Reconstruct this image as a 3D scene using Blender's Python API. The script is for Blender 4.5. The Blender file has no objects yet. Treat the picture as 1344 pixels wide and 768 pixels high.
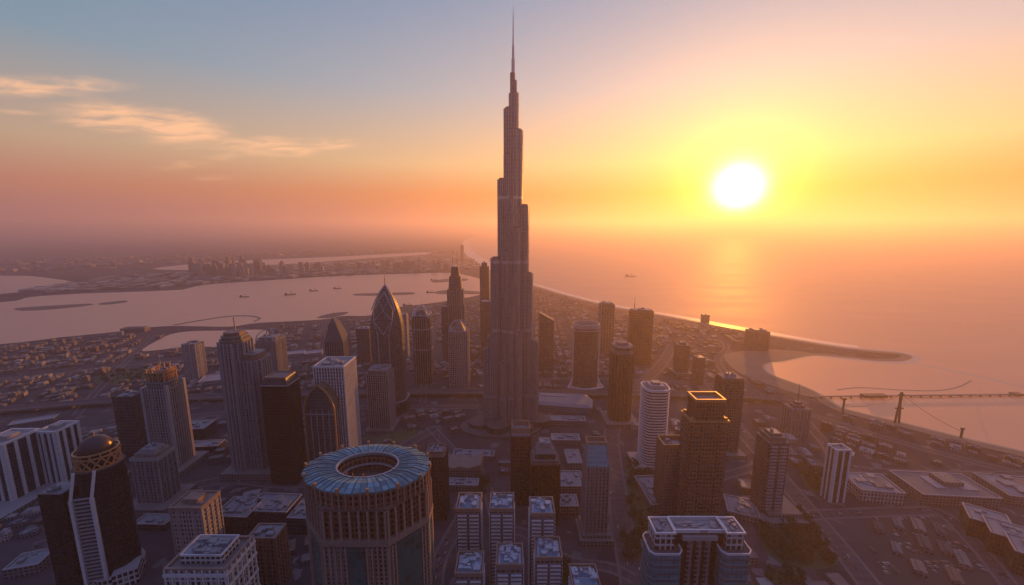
import bpy, bmesh, math, random
from mathutils import Vector, Matrix
from mathutils.geometry import tessellate_polygon
R = math.radians
random.seed(7)
SC = bpy.context.scene
COL = SC.collection

# ------------------------------------------------------------------ camera
FPX, CXP, CYP = 519.0, 672.0, 384.0          # focal length and centre in pixels of a 1344 px wide frame
PIT, CH = R(9.2), 425.0                       # pitch below the horizon, height above the ground
cam_d = bpy.data.cameras.new('camera')
cam_d.sensor_width = 36.0
cam_d.lens = 36.0 * FPX / 1344.0
cam_d.clip_start, cam_d.clip_end = 1.0, 200000.0
cam = bpy.data.objects.new('camera', cam_d)
cam.location = (0, 0, CH)
cam.rotation_euler = (R(90) - PIT, 0, 0)
COL.objects.link(cam)
SC.camera = cam

# ------------------------------------------------------------------ sky, sun, exposure
SUN_EL, SUN_AZ = R(4.8), R(29.1)              # azimuth measured from +Y towards +X
SD = Vector((math.cos(SUN_EL) * math.sin(SUN_AZ), math.cos(SUN_EL) * math.cos(SUN_AZ), math.sin(SUN_EL)))
SC.view_settings.view_transform = 'Standard'
SC.view_settings.look = 'None'
SC.view_settings.gamma = 1.0
SC.view_settings.use_curve_mapping = False
SC.view_settings.exposure = 1.22
W = bpy.data.worlds.new('World')
SC.world = W
W.use_nodes = True
wn, wl = W.node_tree.nodes, W.node_tree.links
wn.clear()
def wnode(t, **k):
    n = wn.new(t)
    for a, b in k.items(): setattr(n, a, b)
    return n
def wmath(op, a, b=None):
    n = wnode('ShaderNodeMath', operation=op)
    for i, v in enumerate((a, b)):
        if v is None: continue
        if isinstance(v, (int, float)): n.inputs[i].default_value = v
        else: wl.new(v, n.inputs[i])
    return n.outputs[0]
def wmix(blend, fac, a, b):
    n = wnode('ShaderNodeMix', data_type='RGBA', blend_type=blend)
    for i, v in ((0, fac), (6, a), (7, b)):
        if isinstance(v, (int, float)): n.inputs[i].default_value = v
        elif isinstance(v, tuple): n.inputs[i].default_value = (*v, 1)
        else: wl.new(v, n.inputs[i])
    return n.outputs[2]
sky = wnode('ShaderNodeTexSky', sky_type='NISHITA', sun_disc=False)
sky.sun_elevation, sky.sun_rotation = SUN_EL, SUN_AZ
sky.altitude, sky.air_density, sky.dust_density, sky.ozone_density = 400, 1.3, 2.0, 1.5
tc = wnode('ShaderNodeTexCoord')
nrm = wnode('ShaderNodeVectorMath', operation='NORMALIZE')
wl.new(tc.outputs['Generated'], nrm.inputs[0])
sep = wnode('ShaderNodeSeparateXYZ')
wl.new(nrm.outputs[0], sep.inputs[0])
dot = wnode('ShaderNodeVectorMath', operation='DOT_PRODUCT')
wl.new(nrm.outputs[0], dot.inputs[0]); dot.inputs[1].default_value = SD
cosd = wmath('MAXIMUM', dot.outputs['Value'], 0.0)
# dusk gradient with height; overhead, out of view, bright blue fill is added
ramp = wnode('ShaderNodeValToRGB')
cr = ramp.color_ramp
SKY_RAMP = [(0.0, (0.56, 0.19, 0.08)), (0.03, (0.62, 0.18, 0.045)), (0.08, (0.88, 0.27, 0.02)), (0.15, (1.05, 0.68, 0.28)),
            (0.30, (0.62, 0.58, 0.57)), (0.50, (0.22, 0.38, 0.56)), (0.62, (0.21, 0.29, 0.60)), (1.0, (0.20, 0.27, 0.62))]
while len(cr.elements) < len(SKY_RAMP): cr.elements.new(0.5)
for e, (p, c) in zip(cr.elements, SKY_RAMP):
    e.position = p; e.color = (*c, 1)
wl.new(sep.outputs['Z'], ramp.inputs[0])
# brighter on the sun's side of the sky
side = wmath('MULTIPLY_ADD', dot.outputs['Value'], 0.5)
side.node.inputs[2].default_value = 0.5
side_p = wmath('POWER', side, 3.4)
side_f = wmath('MULTIPLY_ADD', side_p, 0.9)
side_f.node.inputs[2].default_value = 0.1
ramp2 = wnode('ShaderNodeValToRGB')           # mauve to blue dusk opposite the sun, blue fill added overhead
cr = ramp2.color_ramp
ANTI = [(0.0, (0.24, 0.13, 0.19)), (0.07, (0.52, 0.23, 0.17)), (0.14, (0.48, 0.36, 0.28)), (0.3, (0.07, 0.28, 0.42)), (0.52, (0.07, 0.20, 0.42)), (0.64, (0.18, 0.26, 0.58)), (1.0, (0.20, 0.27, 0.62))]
while len(cr.elements) < len(ANTI): cr.elements.new(0.5)
for e, (p, c) in zip(cr.elements, ANTI):
    e.position = p; e.color = (*c, 1)
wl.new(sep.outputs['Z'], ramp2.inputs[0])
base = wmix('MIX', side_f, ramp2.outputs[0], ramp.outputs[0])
ramp3 = wnode('ShaderNodeValToRGB')           # the darker blue night side behind the camera, brighter blue fill added overhead
cr = ramp3.color_ramp
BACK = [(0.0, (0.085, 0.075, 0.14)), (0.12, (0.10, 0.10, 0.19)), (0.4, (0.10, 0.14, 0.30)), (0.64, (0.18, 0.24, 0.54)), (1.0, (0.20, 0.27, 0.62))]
while len(cr.elements) < len(BACK): cr.elements.new(0.5)
for e, (p, c) in zip(cr.elements, BACK):
    e.position = p; e.color = (*c, 1)
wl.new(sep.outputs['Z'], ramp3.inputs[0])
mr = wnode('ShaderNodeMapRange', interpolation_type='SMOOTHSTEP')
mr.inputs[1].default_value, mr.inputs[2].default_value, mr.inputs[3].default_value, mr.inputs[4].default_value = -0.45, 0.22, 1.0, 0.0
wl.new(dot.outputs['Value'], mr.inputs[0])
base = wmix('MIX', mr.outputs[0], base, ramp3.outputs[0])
def lobe(power, col, strength):
    p = wmath('MULTIPLY', wmath('POWER', cosd, power), strength)
    c = wnode('ShaderNodeCombineColor')
    for i in range(3): wl.new(wmath('MULTIPLY', p, col[i]), c.inputs[i])
    return c.outputs[0]
LOBES = [(8.0, (0.8, 0.36, 0.10), 0.16), (40.0, (1.0, 0.44, 0.0), 0.62), (240.0, (1.0, 0.74, 0.0), 1.7), (700.0, (1.0, 0.93, 0.55), 1.6), (1800.0, (1.0, 0.96, 0.85), 8.0)]
acc = base
for l in LOBES:
    acc = wmix('ADD', 1.0, acc, lobe(*l))
# thin cirrus high in the west, placed by compass direction and height above the horizon
az = wmath('ARCTAN2', sep.outputs['X'], sep.outputs['Y'])
el = wmath('ARCSINE', sep.outputs['Z'])
cvec = wnode('ShaderNodeCombineXYZ')
wl.new(wmath('MULTIPLY', az, 13.0), cvec.inputs[0]); wl.new(wmath('MULTIPLY', wmath('SUBTRACT', el, wmath('MULTIPLY', az, 0.10)), 62.0), cvec.inputs[1])
cn = wnode('ShaderNodeTexNoise'); cn.inputs['Scale'].default_value = 1.0; cn.inputs['Detail'].default_value = 7.0; cn.inputs['Roughness'].default_value = 0.62; cn.inputs['Distortion'].default_value = 1.2
wl.new(cvec.outputs[0], cn.inputs['Vector'])
CLOUDS = [  # compass direction, height, half width, half height (degrees), tilt, strength
    (-48.5, 12.4, 6.5, 1.0, 0.22, 0.85), (-43.0, 10.7, 5.0, 1.5, 0.03, 1.0), (-39.0, 10.4, 5.0, 1.8, 0.0, 1.1), (-30.5, 9.6, 7.0, 1.2, 0.03, 0.9),
    (-23.5, 10.4, 5.5, 0.9, 0.10, 0.7), (-36.5, 7.5, 5.0, 0.7, 0.3, 0.65), (-50.0, 10.0, 3.0, 0.3, 0.1, 0.55), (-36.0, 5.6, 3.0, 0.35, 0.1, 0.5)]
mask = None
for a0, e0, sa, se, tl, st in CLOUDS:
    dx = wmath('SUBTRACT', az, R(a0)); dy = wmath('SUBTRACT', wmath('SUBTRACT', el, R(e0)), wmath('MULTIPLY', dx, tl))
    q = wmath('ADD', wmath('POWER', wmath('ABSOLUTE', wmath('DIVIDE', dx, R(sa))), 2.0), wmath('POWER', wmath('ABSOLUTE', wmath('DIVIDE', dy, R(se))), 2.0))
    g = wmath('MULTIPLY', wmath('EXPONENT', wmath('MULTIPLY', q, -1.0)), st)
    mask = g if mask is None else wmath('MAXIMUM', mask, g)
cm = wnode('ShaderNodeMapRange', interpolation_type='SMOOTHSTEP')
cm.inputs[1].default_value, cm.inputs[2].default_value = 0.12, 0.95
wl.new(wmath('MULTIPLY', mask, wmath('ADD', wmath('MULTIPLY', cn.outputs['Fac'], 2.2), -0.35)), cm.inputs[0])
cmask = wmath('MULTIPLY', cm.outputs[0], 0.8)
acc = wmix('MIX', cmask, acc, (1.40, 0.76, 0.40))
nish = wmix('MULTIPLY', 1.0, sky.outputs[0], (0.012, 0.012, 0.012))
acc = wmix('ADD', 1.0, acc, nish)
bg = wnode('ShaderNodeBackground')
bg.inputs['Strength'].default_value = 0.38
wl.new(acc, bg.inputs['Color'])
wo = wnode('ShaderNodeOutputWorld')
wl.new(bg.outputs[0], wo.inputs['Surface'])

sun_d = bpy.data.lights.new('sun', 'SUN')
sun_d.energy = 3.8
sun_d.angle = R(0.5)
sun_d.color = (1.0, 0.36, 0.04)
sun = bpy.data.objects.new('sun', sun_d)
sun.rotation_euler = (-SD).to_track_quat('-Z', 'Y').to_euler()
sun.location = SD * 5000
COL.objects.link(sun)
HAZE_DENSITY, HAZE_COLOR, HAZE_ANISO = 1.2e-4, (0.97, 0.80, 0.88), 0.5

# ------------------------------------------------------------------ pixel <-> ground helpers (used to lay the plan of the city out)
CP, SP = math.cos(PIT), math.sin(PIT)
def P(px, py, z=0.0):
    a, b = (px - CXP) / FPX, (CYP - py) / FPX
    dx, dy, dz = a, CP + b * SP, -SP + b * CP
    t = (z - CH) / dz
    return (a * t, dy * t)
def zy(Y, py):
    k = (CYP - py) / FPX                       # (Y sp + dz cp) = k (Y cp - dz sp)
    return CH + (k * Y * CP - Y * SP) / (CP + k * SP)
def dep(Y, z): return Y * CP - (z - CH) * SP
def mpp(Y, z): return dep(Y, z) / FPX
def proj(X, Y, z):
    d = dep(Y, z)
    return (CXP + FPX * X / d, CYP - FPX * (Y * SP + (z - CH) * CP) / d, d)

# ------------------------------------------------------------------ materials
MATS = {}
def newmat(name):
    m = bpy.data.materials.new(name); m.use_nodes = True
    n, l = m.node_tree.nodes, m.node_tree.links
    b = n['Principled BSDF']
    return m, n, l, b
def mth(n, l, op, a, b=None, c=None):
    x = n.new('ShaderNodeMath'); x.operation = op
    for i, v in enumerate((a, b, c)):
        if v is None: continue
        if isinstance(v, (int, float)): x.inputs[i].default_value = v
        else: l.new(v, x.inputs[i])
    return x.outputs[0]
def mixc(n, l, f, a, b, blend='MIX'):
    x = n.new('ShaderNodeMix'); x.data_type = 'RGBA'; x.blend_type = blend
    for i, v in ((0, f), (6, a), (7, b)):
        if isinstance(v, (int, float)): x.inputs[i].default_value = v
        elif isinstance(v, tuple): x.inputs[i].default_value = (*v[:3], 1)
        else: l.new(v, x.inputs[i])
    return x.outputs[2]
def plain(name, col, rough=0.7, metal=0.0, var=0.35, scale=0.15):
    m, n, l, b = newmat(name)
    tc = n.new('ShaderNodeTexCoord')
    t = n.new('ShaderNodeTexNoise'); t.inputs['Scale'].default_value = scale; t.inputs['Detail'].default_value = 5
    l.new(tc.outputs['Object'], t.inputs['Vector'])
    lo = tuple(c * (1 - var) for c in col); hi = tuple(min(1, c * (1 + var)) for c in col)
    l.new(mixc(n, l, t.outputs['Fac'], lo, hi), b.inputs['Base Color'])
    b.inputs['Roughness'].default_value = rough; b.inputs['Metallic'].default_value = metal
    MATS[name] = m
    return m
def facade(name, wall, glass, pu=4.0, pv=5.0, fu=0.6, fv=0.6, grough=0.18, wrough=0.65, var=0.6, wvar=0.2, gmetal=0.0):
    """walls with a grid of windows: u and v of the UV map are metres along and up the wall"""
    m, n, l, b = newmat(name)
    uv = n.new('ShaderNodeUVMap')
    s = n.new('ShaderNodeSeparateXYZ'); l.new(uv.outputs[0], s.inputs[0])
    u, v = mth(n, l, 'DIVIDE', s.outputs[0], pu), mth(n, l, 'DIVIDE', s.outputs[1], pv)
    mu = mth(n, l, 'LESS_THAN', mth(n, l, 'FRACT', u), fu)
    mv = mth(n, l, 'LESS_THAN', mth(n, l, 'FRACT', v), fv)
    mask = mth(n, l, 'MULTIPLY', mu, mv)
    cx = n.new('ShaderNodeCombineXYZ')
    l.new(mth(n, l, 'FLOOR', u), cx.inputs[0]); l.new(mth(n, l, 'FLOOR', v), cx.inputs[1])
    wn_ = n.new('ShaderNodeTexWhiteNoise'); wn_.noise_dimensions = '3D'; l.new(cx.outputs[0], wn_.inputs['Vector'])
    g = mixc(n, l, wn_.outputs['Value'], tuple(c * (1 - var) for c in glass), tuple(min(1, c * (1 + var)) for c in glass))
    blind = mth(n, l, 'GREATER_THAN', wn_.outputs['Value'], 0.86)
    g = mixc(n, l, mth(n, l, 'MULTIPLY', blind, 0.55), g, wall)
    tc = n.new('ShaderNodeTexCoord')
    t = n.new('ShaderNodeTexNoise'); t.inputs['Scale'].default_value = 0.06; t.inputs['Detail'].default_value = 6
    l.new(tc.outputs['Object'], t.inputs['Vector'])
    w = mixc(n, l, t.outputs['Fac'], tuple(c * (1 - wvar * 2) for c in wall), tuple(min(1, c * (1 + wvar * 2)) for c in wall))
    l.new(mixc(n, l, mask, w, g), b.inputs['Base Color'])
    l.new(mth(n, l, 'MULTIPLY_ADD', mask, grough - wrough, wrough), b.inputs['Roughness'])
    if gmetal: l.new(mth(n, l, 'MULTIPLY', mask, gmetal), b.inputs['Metallic'])
    MATS[name] = m
    return m

# ------------------------------------------------------------------ mesh builder
class MB:
    def __init__(s): s.v, s.f, s.uv, s.mi = [], [], [], []
    def quad(s, pts, uvs, mi=0):
        i = len(s.v); s.v += [tuple(p) for p in pts]; s.f.append(tuple(range(i, i + len(pts)))); s.uv.append(uvs); s.mi.append(mi)
    def loft(s, levels, mi=0, cap=True, roof=1, bottom=False, closed=True):
        """levels: list of (polygon, z); same number of points each; counter-clockwise seen from above"""
        n = len(levels[0][0])
        for (pa, za), (pb, zb) in zip(levels, levels[1:]):
            u = 0.0
            for k in range(n if closed else n - 1):
                a, b = pa[k], pa[(k + 1) % n]; c, d = pb[(k + 1) % n], pb[k]
                L = math.hypot(b[0] - a[0], b[1] - a[1])
                s.quad([(a[0], a[1], za), (b[0], b[1], za), (c[0], c[1], zb), (d[0], d[1], zb)],
                       [(u, za), (u + L, za), (u + L, zb), (u, zb)], mi)
                u += L
        if cap:
            p, z = levels[-1]
            s.quad([(x, y, z) for x, y in p], [(x, y) for x, y in p], roof)
        if bottom:
            p, z = levels[0]
            s.quad([(x, y, z) for x, y in reversed(p)], [(x, y) for x, y in reversed(p)], roof)
        return s
    def prism(s, poly, z0, z1, mi=0, roof=1, cap=True, bottom=False, top=None):
        return s.loft([(poly, z0), (top or poly, z1)], mi, cap, roof, bottom)
    def box(s, cx, cy, w, d, z0, z1, mi=0, roof=None, rot=0.0):
        return s.prism(mv(rect(w, d), cx, cy, rot), z0, z1, mi, mi if roof is None else roof, True, True)
    def bar(s, p, q, r=0.5, mi=0):
        p, q = Vector(p), Vector(q); d = (q - p)
        if d.length < 1e-6: return s
        d.normalize()
        a = d.cross(Vector((0, 0, 1)))
        if a.length < 1e-3: a = Vector((1, 0, 0))
        a.normalize(); b = d.cross(a)
        A = [p + a * r + b * r, p - a * r + b * r, p - a * r - b * r, p + a * r - b * r]
        B = [x + (q - p) for x in A]
        for k in range(4):
            j = (k + 1) % 4
            s.quad([A[k], A[j], B[j], B[k]], [(0, 0), (1, 0), (1, 1), (0, 1)], mi)
        s.quad(A[::-1], [(0, 0)] * 4, mi); s.quad(B, [(0, 0)] * 4, mi)
        return s
    def annulus(s, outer, inner, z, mi=0, z_in=None):
        n = len(outer)
        for k in range(n):
            j = (k + 1) % n
            zi = z if z_in is None else z_in
            s.quad([(*outer[k], z), (*outer[j], z), (*inner[j], zi), (*inner[k], zi)],
                   [(k, 0), (k + 1, 0), (k + 1, 1), (k, 1)], mi)
        return s
    def parapet(s, poly, z, h=2.0, t=1.2, mi=0):
        """upstand running round a roof edge"""
        inn = inset(poly, t)
        s.loft([(poly, z), (poly, z + h)], mi, cap=False)
        s.loft([(inn[::-1], z + 0.01), (inn[::-1], z + h)], mi, cap=False)
        s.annulus(poly, inn, z + h, mi)
        return s
    def fins(s, poly, z0, z1, spacing, w=0.8, out=0.9, mi=0, every=None, ends=True):
        n = len(poly)
        for k in range(n):
            a, b = Vector(poly[k]), Vector(poly[(k + 1) % n]); e = b - a; L = e.length
            if L < w * 1.2: continue
            e.normalize(); no = Vector((e.y, -e.x)); m = max(1, round(L / spacing))
            for i in range(m + 1 if ends else m):
                c = a + e * min(max(L * i / m, w / 2), L - w / 2)
                q = [c - e * w / 2 - no * .3, c + e * w / 2 - no * .3, c + e * w / 2 + no * out, c - e * w / 2 + no * out]
                s.prism([tuple(x) for x in (q[3], q[2], q[1], q[0])], z0, z1, mi, mi) if False else s.prism(ccw([tuple(x) for x in q]), z0, z1, mi, mi)
        return s
    def slabs(s, poly, z0, z1, pitch, out=1.2, t=0.9, mi=0):
        p = inset(poly, -out); z = z0
        while z + t <= z1:
            s.loft([(p, z), (p, z + t)], mi, True, mi, True); z += pitch
        return s
    def build(s, name, mats, parent=None, smooth=False):
        me = bpy.data.meshes.new(name)
        me.from_pydata(s.v, [], s.f)
        ul = me.uv_layers.new(name='UVMap')
        flat = [c for f in s.uv for p in f for c in p]
        ul.data.foreach_set('uv', flat)
        ms = mats if isinstance(mats, (list, tuple)) else [mats]
        for m in ms: me.materials.append(MATS[m] if isinstance(m, str) else m)
        me.polygons.foreach_set('material_index', [min(i, len(ms) - 1) for i in s.mi])
        if smooth:
            bm = bmesh.new(); bm.from_mesh(me)
            bmesh.ops.remove_doubles(bm, verts=bm.verts, dist=0.01)
            for f in bm.faces: f.smooth = True
            bm.to_mesh(me); bm.free()
        o = bpy.data.objects.new(name, me)
        COL.objects.link(o)
        if parent: o.parent = parent
        return o
def area(p): return sum(p[i][0] * p[(i + 1) % len(p)][1] - p[(i + 1) % len(p)][0] * p[i][1] for i in range(len(p))) / 2
def ccw(p): return p if area(p) > 0 else p[::-1]
def rect(w, d): return [(-w / 2, -d / 2), (w / 2, -d / 2), (w / 2, d / 2), (-w / 2, d / 2)]
def chamf(w, d, c): 
    a, b = w / 2, d / 2
    return [(-a + c, -b), (a - c, -b), (a, -b + c), (a, b - c), (a - c, b), (-a + c, b), (-a, b - c), (-a, -b + c)]
def oval(w, d, n=32, e=1.0):
    r = []
    for k in range(n):
        t = 2 * math.pi * k / n; c, s_ = math.cos(t), math.sin(t)
        r.append((w / 2 * math.copysign(abs(c) ** e, c), d / 2 * math.copysign(abs(s_) ** e, s_)))
    return r
def mv(p, cx=0, cy=0, rot=0.0, sc=1.0):
    c, s_ = math.cos(rot) * sc, math.sin(rot) * sc
    return [(cx + x * c - y * s_, cy + x * s_ + y * c) for x, y in p]
def inset(p, t):
    """move every edge of a convex polygon in by t metres"""
    n = len(p); out = []
    for k in range(n):
        a, b, c = Vector(p[k - 1]), Vector(p[k]), Vector(p[(k + 1) % n])
        e1, e2 = (b - a).normalized(), (c - b).normalized()
        n1, n2 = Vector((-e1.y, e1.x)), Vector((-e2.y, e2.x))
        m = n1 + n2
        m = m / max(0.3, m.dot(n1)) if m.length > 1e-6 else n1
        out.append(tuple(b + m * t))
    return out
def tag(o, label, cat, group=None, kind=None):
    o['label'] = label; o['category'] = cat
    if group: o['group'] = group
    if kind: o['kind'] = kind
    return o
def empty(name, label, cat, loc, rz=0.0, group=None):
    o = bpy.data.objects.new(name, None); o.empty_display_size = 5
    o.location = loc; o.rotation_euler = (0, 0, rz)
    COL.objects.link(o)
    return tag(o, label, cat, group)
FOOT = []                                     # circles taken by towers: x, y, radius
LAND = []                                     # landmarks for describing neighbours: x, y, phrase
class T:
    """a tower: base pixel and the row of its roof, or top pixel and height"""
    def __init__(s, name, label, base=None, ty=None, top=None, H=None, cat='tower', group=None, yaw=0.0, phrase=None, w=30):
        if base: s.X, s.Y = P(*base); s.H = zy(s.Y, ty)
        else: s.X, s.Y = P(top[0], top[1], H); s.H = H
        s.m = mpp(s.Y, s.H * 0.6); s.yaw = yaw
        s.root = empty(name, label, cat, (s.X, s.Y, 0), yaw, group)
        FOOT.append((s.X, s.Y, w * s.m * 0.62 + 4))
        if phrase: LAND.append((s.X, s.Y, phrase))
    def part(s, name, mb, mats, label=None, parent=None, smooth=False):
        o = mb.build(name, mats, parent or s.root, smooth)
        if label: o['label'] = label
        return o
    def z(s, py): return zy(s.Y, py)
def smooth_line(pts, step=4, closed=False):
    n = len(pts); out = []
    rng = range(n if closed else n - 1)
    for i in rng:
        p0 = pts[i - 1] if (i > 0 or closed) else pts[0]; p1 = pts[i]; p2 = pts[(i + 1) % n]
        p3 = pts[(i + 2) % n] if (closed or i + 2 < n) else pts[-1]
        for k in range(step):
            t = k / step
            out.append(tuple(0.5 * (2 * b + (c - a) * t + (2 * a - 5 * b + 4 * c - d) * t * t + (3 * b - a - 3 * c + d) * t ** 3)
                             for a, b, c, d in zip(p0, p1, p2, p3)))
    if not closed: out.append(pts[-1])
    return out
def sheet(name, pts, z, mat, label=None, thick=0.0, kind='structure'):
    pts = ccw(pts)
    tri = tessellate_polygon([[Vector((x, y, 0)) for x, y in pts]])
    m = MB()
    for a, b, c in tri:
        q = ccw([pts[a], pts[b], pts[c]])
        m.quad([(x, y, z) for x, y in q], [(x, y) for x, y in q])
    if thick: m.loft([(pts, z - thick), (pts, z)], 0, cap=False)
    o = m.build(name, mat)
    if kind: o['kind'] = kind
    if label: o['label'] = label
    return o
def inside(x, y, poly):
    r = False; n = len(poly); j = n - 1
    for i in range(n):
        (xi, yi), (xj, yj) = poly[i], poly[j]
        if (yi > y) != (yj > y) and x < (xj - xi) * (y - yi) / (yj - yi) + xi: r = not r
        j = i
    return r
def offset_line(pts, o):
    out = []
    for i in range(len(pts)):
        a = Vector(pts[max(0, i - 1)]); b = Vector(pts[min(len(pts) - 1, i + 1)])
        e = (b - a).normalized()
        out.append((pts[i][0] - e.y * o, pts[i][1] + e.x * o))
    return out
def ribbon(name, pts, o0, o1, z, mat, z_skirt=None, kind='structure', label=None):
    """strip between two offsets of a centre line; UV: u across in metres, v along in metres"""
    m = MB(); A, B = offset_line(pts, o0), offset_line(pts, o1); v = 0.0
    for k in range(len(pts) - 1):
        L = math.hypot(pts[k + 1][0] - pts[k][0], pts[k + 1][1] - pts[k][1])
        m.quad([(*B[k], z), (*B[k + 1], z), (*A[k + 1], z), (*A[k], z)][::-1] if o1 > o0 else [(*B[k], z), (*B[k + 1], z), (*A[k + 1], z), (*A[k], z)],
               [(o0, v), (o0, v + L), (o1, v + L), (o1, v)] if o1 > o0 else [(o1, v), (o1, v + L), (o0, v + L), (o0, v)])
        if z_skirt is not None:
            for Q in (A, B): m.quad([(*Q[k], z_skirt), (*Q[k + 1], z_skirt), (*Q[k + 1], z), (*Q[k], z)], [(0, 0)] * 4)
        v += L
    o = m.build(name, mat)
    if kind: o['kind'] = kind
    if label: o['label'] = label
    return o

# ------------------------------------------------------------------ setting: ground, water
def ground_mat():
    m, n, l, b = newmat('city_ground')
    g = n.new('ShaderNodeNewGeometry')
    mp = n.new('ShaderNodeMapping'); mp.inputs['Rotation'].default_value = (0, 0, R(17)); l.new(g.outputs['Position'], mp.inputs['Vector'])
    v = n.new('ShaderNodeTexVoronoi'); v.distance = 'CHEBYCHEV'; v.inputs['Scale'].default_value = 1 / 55; v.inputs['Randomness'].default_value = 0.75
    l.new(mp.outputs[0], v.inputs['Vector'])
    v2 = n.new('ShaderNodeTexVoronoi'); v2.distance = 'CHEBYCHEV'; v2.inputs['Scale'].default_value = 1 / 14; l.new(mp.outputs[0], v2.inputs['Vector'])
    n1 = n.new('ShaderNodeTexNoise'); n1.inputs['Scale'].default_value = 1 / 260; n1.inputs['Detail'].default_value = 8; n1.inputs['Roughness'].default_value = 0.65
    l.new(g.outputs['Position'], n1.inputs['Vector'])
    s1 = n.new('ShaderNodeSeparateColor'); l.new(v.outputs['Color'], s1.inputs[0])
    s2 = n.new('ShaderNodeSeparateColor'); l.new(v2.outputs['Color'], s2.inputs[0])
    c = mixc(n, l, s1.outputs[0], (0.030, 0.030, 0.044), (0.088, 0.076, 0.088))
    c = mixc(n, l, mth(n, l, 'MULTIPLY', s2.outputs[0], 0.45), c, (0.026, 0.026, 0.038))
    c = mixc(n, l, mth(n, l, 'GREATER_THAN', s2.outputs[1], 0.93), c, (0.14, 0.13, 0.14))
    r = n.new('ShaderNodeMapRange'); r.inputs[1].default_value = 0.42; r.inputs[2].default_value = 0.62; l.new(n1.outputs['Fac'], r.inputs[0])
    c = mixc(n, l, mth(n, l, 'MULTIPLY', r.outputs[0], 0.6), c, (0.075, 0.062, 0.070))
    l.new(c, b.inputs['Base Color']); b.inputs['Roughness'].default_value = 1.0; b.inputs['Specular IOR Level'].default_value = 0.15
    MATS['city_ground'] = m
ground_mat()
def water_mat(name, col, rough, wave, bump):
    m, n, l, b = newmat(name)
    g = n.new('ShaderNodeNewGeometry')
    mp = n.new('ShaderNodeMapping'); mp.inputs['Rotation'].default_value = (0, 0, R(25)); mp.inputs['Scale'].default_value = (1, 2.6, 1)
    l.new(g.outputs['Position'], mp.inputs['Vector'])
    t = n.new('ShaderNodeTexNoise'); t.inputs['Scale'].default_value = 1 / wave; t.inputs['Detail'].default_value = 6; l.new(mp.outputs[0], t.inputs['Vector'])
    t2 = n.new('ShaderNodeTexNoise'); t2.inputs['Scale'].default_value = 1 / 420; t2.inputs['Detail'].default_value = 4; l.new(mp.outputs[0], t2.inputs['Vector'])
    bp = n.new('ShaderNodeBump'); bp.inputs['Strength'].default_value = bump; bp.inputs['Distance'].default_value = 1.0
    l.new(t.outputs['Fac'], bp.inputs['Height']); l.new(bp.outputs[0], b.inputs['Normal'])
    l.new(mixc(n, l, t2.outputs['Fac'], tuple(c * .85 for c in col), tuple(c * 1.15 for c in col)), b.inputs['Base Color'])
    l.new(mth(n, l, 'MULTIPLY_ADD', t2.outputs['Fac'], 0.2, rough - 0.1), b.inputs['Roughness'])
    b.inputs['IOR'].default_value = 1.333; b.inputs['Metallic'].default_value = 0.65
    MATS[name] = m
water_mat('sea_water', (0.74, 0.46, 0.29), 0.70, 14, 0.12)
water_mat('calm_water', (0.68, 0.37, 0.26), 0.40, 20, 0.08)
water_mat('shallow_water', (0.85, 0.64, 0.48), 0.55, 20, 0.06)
plain('sand', (0.17, 0.125, 0.10), 0.9, 0, 0.25, 0.02)
plain('wet_sand', (0.26, 0.2, 0.16), 0.35, 0, 0.2, 0.02)
plain('surf', (0.45, 0.38, 0.33), 0.5, 0, 0.3, 0.05)
plain('lawn', (0.05, 0.075, 0.035), 0.95, 0, 0.45, 0.08)
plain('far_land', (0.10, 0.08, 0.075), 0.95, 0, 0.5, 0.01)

FAR = 40000.0
g = sheet('ground', [(-FAR, -1500), (FAR, -1500), (FAR, FAR), (-FAR, FAR)], 0.0, 'city_ground')
# the open sea on the right: coast from the far bay to the right edge of the picture
coast_px = [(690, 305), (640, 307), (615, 313), (607, 322), (610, 332), (622, 343), (640, 353), (668, 365), (704, 376), (740, 387),
            (800, 402), (880, 416), (960, 431), (1060, 449), (1120, 458), (1165, 462), (1188, 465), (1197, 469), (1186, 474), (1150, 474), (1110, 470),
            (1066, 467), (1030, 474), (1006, 477), (1001, 483), (1010, 491), (1030, 499), (1060, 510), (1082, 522), (1100, 534), (1130, 543), (1177, 554), (1261, 575),
            (1344, 594), (1500, 632), (1750, 690)]
COAST = smooth_line([P(*p) for p in coast_px], 5)
SEA = COAST + [(6000, COAST[-1][1] - 200), (FAR - 100, COAST[-1][1]), (FAR - 100, FAR - 100), (COAST[0][0], FAR - 100)]
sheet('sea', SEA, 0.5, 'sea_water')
creek_px = [(-260, 470), (0, 452), (80, 443), (159, 435), (195, 430), (233, 428), (300, 429), (340, 424), (418, 420), (450, 415), (487, 414), (520, 404), (568, 398),
            (605, 392), (632, 386), (640, 376), (632, 367), (610, 361), (589, 358), (514, 360), (450, 362), (354, 368), (320, 370), (268, 374), (245, 379), (228, 381),
            (150, 384), (96, 386), (40, 390), (0, 397), (-200, 405)]
CREEK = smooth_line([P(*p) for p in creek_px], 4, True)
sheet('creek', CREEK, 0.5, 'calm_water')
inlet_px = [(200, 353), (260, 346), (340, 341), (420, 338), (500, 334), (560, 331), (560, 334), (500, 338), (420, 344), (340, 349), (270, 354)]
INLET = smooth_line([P(*p) for p in inlet_px], 3, True)
sheet('inlet', INLET, 0.5, 'calm_water')
outer_px = [(-300, 372), (0, 362), (70, 366), (95, 372), (40, 379), (0, 386), (-300, 395)]
OUTER = smooth_line([P(*p) for p in outer_px], 3, True)
sheet('outer_water', OUTER, 0.5, 'calm_water')
lake_px = [(186, 460), (205, 448), (224, 439), (250, 435), (300, 434), (345, 433), (352, 440), (335, 451), (303, 456), (250, 455), (205, 460)]
LAKE = smooth_line([P(*p) for p in lake_px], 4, True)
sheet('lake', LAKE, 0.5, 'calm_water')
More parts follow.
